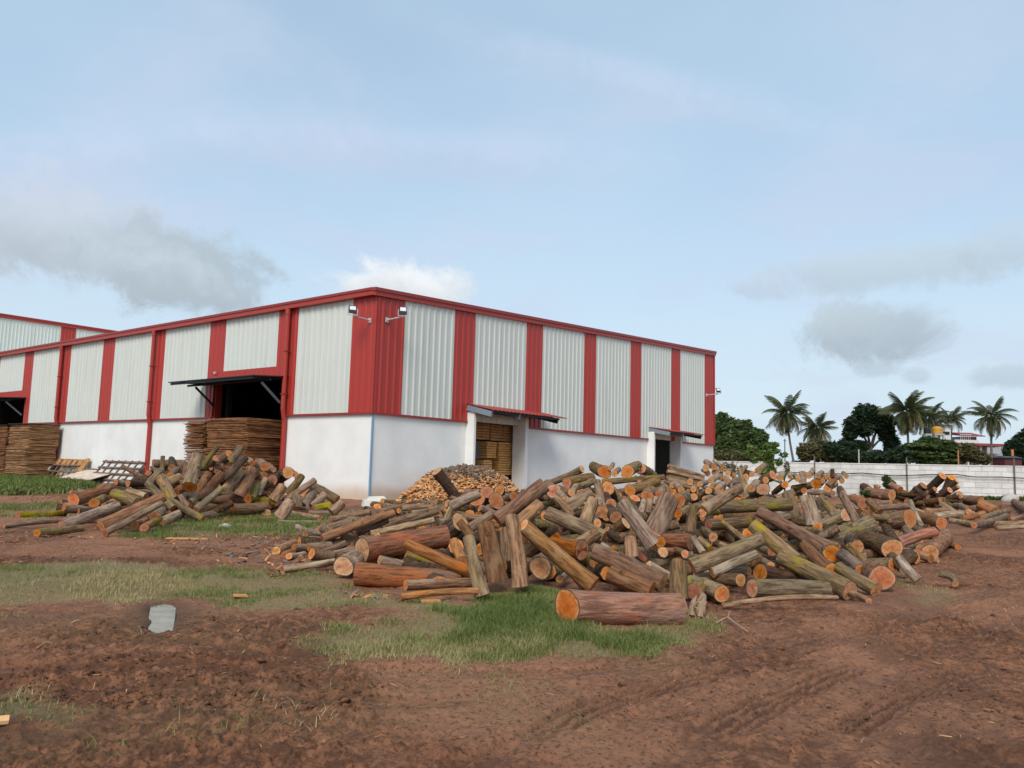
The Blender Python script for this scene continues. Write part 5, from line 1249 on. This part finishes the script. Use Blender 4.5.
MB().hexa([(a[0], .4, a[2]), (b_[0], .4, a[2]), (b_[0], 6, a[2] + .5), (a[0], 6, a[2] + .5), (a[0], .4, a[2] + .12), (b_[0], .4, a[2] + .12), (b_[0], 4, zt + .1), (a[0], 4, zt + .1)]).build('red_roof', HR, ho)
for k in range(6): hbox('rail_post', 959 + k * 1.9, 959.3 + k * 1.9, 434.5, 440, -.8, -.75, GALV)
hbox('rail', 958.5, 970, 434.2, 434.8, -.8, -.74, GALV)
for k in range(8): hbox('rail_post', 985 + k * 3.4, 985.4 + k * 3.4, 444.5 if k in (2, 5) else 446, 447.5, -.9, -.85, HD)
hr = at_depth(1013, 465, 78); o = empty('red_hut', hr); tag(o, 'small dark red hut behind the wall at the right end of the house', 'hut')
sc = 78 / F_PX
MB().box(-8 * sc, 9 * sc, 0, 2, -.5, 7 * sc).build('hut_wall', plain('dull_maroon', (.10, .035, .035), .8), o); MB().hexa([(-9 * sc, -.2, 7 * sc), (10 * sc, -.2, 7 * sc), (10 * sc, 2.2, 7 * sc), (-9 * sc, 2.2, 7 * sc), (-7 * sc, .8, 9 * sc), (8 * sc, .8, 9 * sc), (8 * sc, 1.2, 9 * sc), (-7 * sc, 1.2, 9 * sc)]).build('hut_roof', HD, o)
MB().box(-1 * sc, 1 * sc, -.05, .1, 9 * sc, 15.5 * sc).build('orange_flue', plain('orange_paint', (.5, .2, .07), .7), o)
def tank(label, px, py, w, h, mt, t=90):
    c = at_depth(px, py, t); g = float(broad(c[0], c[1])); r = w * t / F_PX / 2; hh = h * t / F_PX
    o = empty('water_tank', (c[0], c[1], g)); tag(o, label, 'water tank', 'roof water tanks behind the layered tree'); z = c[2] - hh / 2 - g
    m = MB(); pr = [(r * .96, 0), (r, .06 * hh), (r * .97, .14 * hh), (r, .2 * hh), (r * .97, .45 * hh), (r, .5 * hh), (r * .97, .7 * hh), (r * .92, .8 * hh), (r * .5, .96 * hh), (r * .25, hh)]
    n = 16; V = [(q * math.cos(2 * math.pi * k / n), q * math.sin(2 * math.pi * k / n), z + zz) for q, zz in pr for k in range(n)]
    m.add(V, [(i * n + k, i * n + (k + 1) % n, (i + 1) * n + (k + 1) % n, (i + 1) * n + k) for i in range(len(pr) - 1) for k in range(n)] + [tuple(range(n))[::-1], tuple(range((len(pr) - 1) * n, len(pr) * n))]); m.build('tank_shell', mt, o)
    MB().box(-r, r, -r, r, z - .2, z - .005).build('stand_deck', HG, o)
    for sx in (-.8, .8):
        for sy in (-.8, .8): MB().box(sx * r - .08, sx * r + .08, sy * r - .08, sy * r + .08, -.2, z - .21).build('stand_leg', HG, o)
tank('orange yellow water tank showing above the layered tree', 937, 430, 10, 7.5, plain('orange_tank_plastic', (.55, .27, .03), .45, .4))
tank('small black water tank left of the orange one', 927, 430.5, 6.5, 6.5, BLACKM)
p = at_depth(785, 464, 108); p[2] = 0; h = at_depth(785, 438.5, 108)[2]
o = empty('utility_pole', p); tag(o, 'thin utility pole on the skyline behind the leaning palm', 'pole'); MB().tube([(0, 0, -.3), (0, 0, h)], [.09, .06], 8).build('pole_shaft', BLACKM, o); MB().bar((-.22, 0, h - .3), (.22, 0, h - .3), .08, .08).build('cross_arm', BLACKM, o)

# ------------------------------------------------------------------ wood chip heap before the first side door
def sticks(n, seed, place, lmin, lmax, wid, mats_n, curl=.25):
    """loose chips: small bent slivers; place(g, n) gives positions"""
    g = np.random.default_rng(seed); P = place(g, n); n = len(P)
    az = g.uniform(0, 6.283, n); el = g.normal(0, .35, n); L = g.uniform(lmin, lmax, n) ** 1.0; W = wid * g.uniform(.5, 1.5, n)
    d = np.stack([np.cos(az) * np.cos(el), np.sin(az) * np.cos(el), np.sin(el)], 1); s = np.stack([-np.sin(az), np.cos(az), g.normal(0, .5, n)], 1); s /= np.linalg.norm(s, axis=1)[:, None]
    up = np.cross(d, s); th = (.12 * W)[:, None]
    q = []
    for e, k in ((-1, 0), (0, curl), (1, 0)):
        c = P + d * (L / 2 * e)[:, None] + up * (L * k * g.uniform(-.3, .6, n))[:, None]; w = (W / 2 * (1 if e == 0 else .75))[:, None]
        q += [c - s * w - up * th, c + s * w - up * th, c + s * w + up * th, c - s * w + up * th]
    V = np.stack(q, 1).reshape(-1, 3); b0 = np.arange(n)[:, None] * 12
    fs = [(0, 3, 2, 1), (8, 9, 10, 11)]
    for j in (0, 4):
        fs += [(j, j + 1, j + 5, j + 4), (j + 1, j + 2, j + 6, j + 5), (j + 2, j + 3, j + 7, j + 6), (j + 3, j, j + 4, j + 7)]
    Fq = np.concatenate([b0 + np.array(f)[None] for f in fs]); mi = np.tile(g.integers(0, mats_n, n), len(fs))
    return V, Fq, mi
CHIP = [plain('pale_chip', (.66, .38, .17), .8, .2, .3, 9), plain('tan_chip', (.55, .25, .10), .8, .2, .3, 9), plain('brown_chip', (.22, .12, .07), .9, .1, .3, 9), plain('grey_chip', (.20, .165, .13), .9, .1, .3, 9)]
HC = wor((3.6, -2.3, 0))
def heap_h(x, y):
    l = (np.stack([x, y, x * 0], -1) - WC) @ MW.T; a = (l[..., 0] - 3.5) / 3.3; b = (l[..., 1] + 2.2) / 2.1
    q = np.hypot(a, b) + (fbm(x * .9, y * .9, 71) - .5) * .35; return 1.5 * np.clip(1 - q ** 2.0, 0, 1) ** .95
g_ = np.linspace(-4.0, 4.0, 60); X, Y = np.meshgrid(HC[0] + g_, HC[1] + g_, indexing='ij'); Z = heap_h(X, Y) - .06 + (fbm(X * 5, Y * 5, 5) - .5) * .12
i = (np.arange(59)[:, None] * 60 + np.arange(59)[None]).ravel()
hp = link('chip_heap', np_mesh('chip_heap', np.stack([X, Y, Z], -1).reshape(-1, 3), np.stack([i, i + 60, i + 61, i + 1], -1), CHIP[2], True)); tag(hp, 'heap of pale and brown wood chips against the wall by the first door', 'wood chips', None, 'stuff')
def pl(g, n):
    p = HC[:2] + g.uniform(-3.9, 3.9, (n, 2)); h = heap_h(p[:, 0], p[:, 1]); k = h > .015
    return np.stack([p[k, 0], p[k, 1], h[k] + g.uniform(-.03, .05, k.sum())], 1)
V, Fq, mi = sticks(18000, 5, pl, .07, .34, .085, 4, .45); zz = V[Fq[:, 0], 2]
pr = np.random.default_rng(8).uniform(size=len(V) // 12); pr = np.tile(pr, len(Fq) // len(pr)); dk = pr < sstep(zz, .75, 1.45) * .9 + .08; mi = np.where(dk, 2 + (mi % 2), mi % 2)
ch = link('chips', np_mesh('chips', V, Fq, CHIP, False, mi), hp); ch['kind'] = 'stuff'
tree('weed_clump', 'small weed at the left foot of the wood chip heap', 'weeds', [(404, 500, 3, 4)], 30, 14, .06, LEAF_M, 41, None, sub='foliage')

# ------------------------------------------------------------------ loose things on the ground
def gz(x, y): return float(relief(np.array([x]), np.array([y]))[0][0] + broad(x, y))
def gzv(x, y): return relief(x, y)[0] + broad(x, y)
def scatter(polys):
    areas = []
    P = [gpoly(p)[:, :2] for p in polys]
    def f(g, n):
        out = []
        for q in P:
            lo, hi = q.min(0), q.max(0); m = n // len(P); p = lo + g.uniform(0, 1, (m, 2)) * (hi - lo); k = poly_sd(p[:, 0], p[:, 1], q) > 0; k &= fbm(p[:, 0] * .9, p[:, 1] * .7, 91) > .44
            p = p[k]; out.append(np.stack([p[:, 0], p[:, 1], gzv(p[:, 0], p[:, 1]) + .012], 1))
        return np.concatenate(out)
    return f
V, Fq, mi = sticks(2600, 21, scatter([[(-60, 540), (40, 536), (200, 540), (330, 536), (350, 560), (260, 566), (100, 566), (-60, 562)], [(200, 536), (300, 525), (330, 545), (300, 570), (220, 565)], [(-40, 530), (70, 533), (110, 545), (-40, 545)], [(60, 496), (-40, 495), (-40, 506), (60, 506)], [(300, 560), (400, 595), (360, 605), (260, 575)]]), .03, .19, .03, 3, .15)
tag(link('bark_litter', np_mesh('bark_litter', V, Fq, [CHIP[1], CHIP[3], CHIP[2]], False, mi)), 'pale chips and bark litter strewn on the mud before the left pile', 'bark litter', None, 'stuff')
V, Fq, mi = sticks(1900, 22, scatter([[(0, 600), (500, 640), (1024, 600), (1024, 768), (0, 768)], [(880, 560), (1024, 535), (1024, 600), (880, 620)]]), .012, .085, .0045, 3, .4)
tag(link('straw_litter', np_mesh('straw_litter', V, Fq, [CHIP[1], CHIP[0], CHIP[2]], False, mi)), 'small straw and twig bits scattered on the near mud', 'litter', None, 'stuff')

def lump(name, label, cat, px, py, size, mat, seed, sq=(1, 1, .6)):
    p = on_ground(px, py); g = np.random.default_rng(seed); n, m = 12, 8; V = []
    for i in range(m + 1):
        for k in range(n):
            th, ph = math.pi * i / m, 2 * math.pi * k / n; d = np.array([math.sin(th) * math.cos(ph), math.sin(th) * math.sin(ph), math.cos(th)])
            r = .75 + .5 * float(vn(np.array([d[0] * 1.7 + seed]), np.array([d[1] * 1.7 + d[2] * 2.3]), seed)[0]); V.append(d * r * size * np.array(sq))
    Fq = np.array([(i * n + k, (i + 1) * n + k, (i + 1) * n + (k + 1) % n, i * n + (k + 1) % n) for i in range(m) for k in range(n)])
    o = link(name, np_mesh(name, np.array(V), Fq, mat)); o.location = (p[0], p[1], gz(p[0], p[1]) + size * sq[2] * .35); tag(o, label, cat)
STONE = plain('pale_stone', (.45, .42, .37), .9, .15, .25, 9, bump=.4)
lump('stone', 'pale stone in the grass before the left log pile', 'stone', 225, 529, .13, STONE, 3)
lump('boulder', 'rounded pale boulder by the wall foot at far right', 'boulder', 1010, 512, .42, STONE, 4, (1, .8, .7))
def chip_piece(label, px, py, L, W, rz, seed):
    p = on_ground(px, py); g = random.Random(seed)
    m = MB(); m.hexa([(-L / 2, -W / 2, 0), (L / 2, -W * .3, .01), (L * .4, W / 2, .02), (-L * .45, W * .4, .015), (-L / 2, -W / 2, .02), (L / 2, -W * .3, .03), (L * .4, W / 2, .045), (-L * .45, W * .4, .035)])
    o = m.build('wood_offcut', CHIP[seed % 2]); o.location = (p[0], p[1], gz(p[0], p[1]) + .01); o.rotation_euler = (g.uniform(-.2, .2), g.uniform(-.2, .2), rz); tag(o, label, 'offcut')
chip_piece('flat pale wood offcut lying in the mud right of the puddle', 240, 597, .16, .11, .5, 1)
chip_piece('pale wood offcut at the left edge in the foreground', 0, 733, .07, .04, .4, 2)
chip_piece('long pale sliver of wood before the left log pile', 187, 540, .75, .06, .15, 3)
chip_piece('pale wood sliver lying on the mud at the far right', 922, 562, .5, .12, .1, 4)
chip_piece('orange bark offcut under the flat tan slab log', 431, 602, .22, .07, .1, 5)
DRY = plain('dry_root', (.33, .22, .14), .9, .1, .25, 12, bump=.4)
def twig(name, label, pts, r, cat='twig'):
    P = [on_ground(*q) for q in pts]; Q = [(p[0], p[1], gz(p[0], p[1]) + r + .012 + (.03 if 0 < i < len(P) - 1 else 0)) for i, p in enumerate(P)]
    o = empty(name, Q[0]); tag(o, label, cat); Q = [tuple(np.array(q) - np.array(Q[0])) for q in Q]
    MB().tube(Q, [r * (1 - .6 * i / (len(Q) - 1)) for i in range(len(Q))], 7).build('stem', DRY, o, smooth=True); return o, Q
o, Q = twig('dry_twig', 'bent dry twig on the mud right of the lone front log', [(716, 623), (728, 622), (737, 629), (748, 636)], .014)
MB().tube([Q[1], (Q[1][0] + .06, Q[1][1] + .16, Q[1][2] + .03)], [.009, .004], 6).build('side_shoot', DRY, o)
o, Q = twig('dry_twig', 'thin dry stick lying on the mud at far left foreground', [(36, 653), (46, 649), (56, 652)], .006)
o, Q = twig('root_clump', 'tangled dry root stump right of the lone front log', [(700, 616), (703, 607), (700, 599)], .06, 'root')
rr_ = random.Random(4)
for k in range(13):
    a = rr_.uniform(0, 6.28); q0 = (Q[0][0] + rr_.uniform(-.09, .09), rr_.uniform(-.05, .3), -.05); ln = rr_.uniform(.08, .2); ti = rr_.uniform(.1, .9)
    MB().tube([q0, (q0[0] + math.cos(a) * ln * ti * .4, q0[1] + math.sin(a) * ln * ti * .4, q0[2] + ln * .7), (q0[0] + math.cos(a) * ln * ti, q0[1] + math.sin(a) * ln * ti, q0[2] + ln)], [rr_.uniform(.02, .035), .018, .004], 6).build('root', DRY, o)

# clods of mud
def clods(n, seed):
    g = np.random.default_rng(seed); yy = g.uniform(0, 1, n) ** 1.5 * 11 + 4.9; xx = g.uniform(-.75, .75, n) * (yy + .5)
    z, gm, chn, wet, sm = relief(xx, yy); k = (g.uniform(0, 1, n) < (chn * .8 + wet * .4 + .05) * (1 - gm) * (1 - .8 * sm)) & (heap(xx, yy) < .02) & (poly_sd(xx, yy, PUD) < -.06); xx, yy, z = xx[k], yy[k], z[k]; n = len(xx)
    base = []
    for th in (0, .9, 1.7, 2.4): base += [(math.sin(th) * math.cos(a), math.sin(th) * math.sin(a), math.cos(th)) for a in ([0] if th == 0 else np.arange(6) * 1.047 + th)]
    base = np.array(base); m = len(base)
    r = g.uniform(.003, .012, n) * (1 + (g.uniform(0, 1, n) > .93) * 1.2); D = 1 + .45 * g.normal(size=(n, m))
    st = np.stack([g.uniform(.8, 1.7, n), g.uniform(.8, 1.4, n), g.uniform(.45, .8, n)], 1)
    V = base[None] * np.clip(D, .4, 1.6)[:, :, None] * (r[:, None] * st)[:, None, :] + np.stack([xx, yy, z + r * .05], 1)[:, None, :]
    tr = [(0, 1 + k, 1 + (k + 1) % 6) for k in range(6)]; qd = [(1 + j * 6 + k, 7 + j * 6 + k, 7 + j * 6 + (k + 1) % 6, 1 + j * 6 + (k + 1) % 6) for j in range(2) for k in range(6)]
    b0 = np.arange(n)[:, None] * m; T = np.concatenate([b0 + np.array(t)[None] for t in tr]); Q = np.concatenate([b0 + np.array(t)[None] for t in qd])
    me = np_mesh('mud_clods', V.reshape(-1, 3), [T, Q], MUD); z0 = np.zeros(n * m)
    for nm, v in (('grassy', z0), ('churn', np.repeat(g.uniform(0, 1, n), m)), ('wet', np.repeat(g.uniform(0, .6, n), m)), ('smoothness', z0)): fattr(me, nm, v)
    tag(link('mud_clods', me), 'crumbled clods of red mud on the churned ground', 'clods', None, 'stuff')
clods(30000, 3)

# grass blades
def grass():
    g = np.random.default_rng(12); VV, TT, GG = [], [], []
    for P, den, hgt, lush in GPOLY:
        q = P[:, :2]; lo, hi = q.min(0) - .25, q.max(0) + .25; A = np.prod(hi - lo); n = int(A * den * 1.5); n = min(n, 160000)
        p = lo + g.uniform(0, 1, (n, 2)) * (hi - lo)
        k = (np.abs(p[:, 0]) < .72 * p[:, 1] + 1.0); p = p[k]
        sd = poly_sd(p[:, 0], p[:, 1], q) + (fbm(p[:, 0] * 2.6, p[:, 1] * 1.8, 5) - .5) * .9 * (1 if p[:, 1].mean() < 12 else 2)
        dn = fbm(p[:, 0] * 1.7, p[:, 1] * 1.3, 61, 3)
        k = (sd > 0) & (g.uniform(0, 1, len(p)) < sstep(dn, (.37 if lush > .15 else .5) + (1 - min(1, lush)) * .08, .62) * .92 + .08 * (lush > .15)) & (poly_sd(p[:, 0], p[:, 1], PUD) < -.1); p = p[k]; sd = sd[k]; n = len(p)
        if not n: continue
        z = gzv(p[:, 0], p[:, 1]); far = np.clip(p[:, 1] / 9, 1, 3.2)
        h = hgt * g.uniform(.35, 1.3, n) * (.6 + .8 * fbm(p[:, 0] * 3, p[:, 1] * 3, 63, 2)) * np.clip(.55 + sd * 1.2, .55, 1); w = g.uniform(.0016, .0034, n) * far * (1 + (hgt > .2) * 2.5)
        az = g.uniform(0, 6.283, n); ln = h * g.uniform(.3, 1.5, n) * np.where(lush < .15, 2.2, 1); d = np.stack([np.cos(az), np.sin(az)], 1); s = np.stack([-d[:, 1], d[:, 0]], 1)
        def pt(f, lean, ww): return np.concatenate([p + d * (ln * lean)[:, None] + s * (w * ww)[:, None], (z + h * f - .004)[:, None]], 1)
        VV.append(np.stack([pt(0, 0, -1), pt(0, 0, 1), pt(.6, .3, .8), pt(.6, .3, -.8), pt(1 - .25 * 0, 1, 0)], 1).reshape(-1, 3))
        dry = sstep(fbm(p[:, 0] * 1.2, p[:, 1] * 1.0, 67, 3), .45, .62) * (1.2 - lush) + (1 - np.clip(lush, 0, 1)) * .36 + np.clip(.35 - sd * 1.5, 0, .35)
        t = np.clip(dry + g.normal(0, .16, n), 0, 1); TT.append(np.repeat(t, 5)); GG.append(np.tile([0, 0, .6, .6, 1.0], n))
    V = np.concatenate(VV); n = len(V) // 5; b0 = np.arange(n)[:, None] * 5
    k = NT('grass_blade', .6, .2); dryv = k.attr('dry'); c = k.mix(k.ramp(dryv, .0, .55), (.13, .175, .040), (.27, .275, .09)); c = k.mix(k.ramp(dryv, .5, 1.0), c, (.46, .36, .18))
    k.color(c); tr = k.n('ShaderNodeBsdfTranslucent', {'Color': c}); mx = k.n('ShaderNodeMixShader', {0: .3, 1: k.b.outputs[0], 2: tr.outputs[0]}); k.t.links.new(mx.outputs[0], k.t.nodes['Material Output'].inputs[0])
    me = np_mesh('grass', V, [b0 + np.array([[2, 4, 3]])[:, [2, 0, 1]], b0 + np.array([[0, 1, 2, 3]])], k.m); fattr(me, 'dry', np.concatenate(TT))
    tag(link('grass', me), 'green and drying grass growing in patches on the mud', 'grass', None, 'stuff'); print('BLADES', n)
grass()
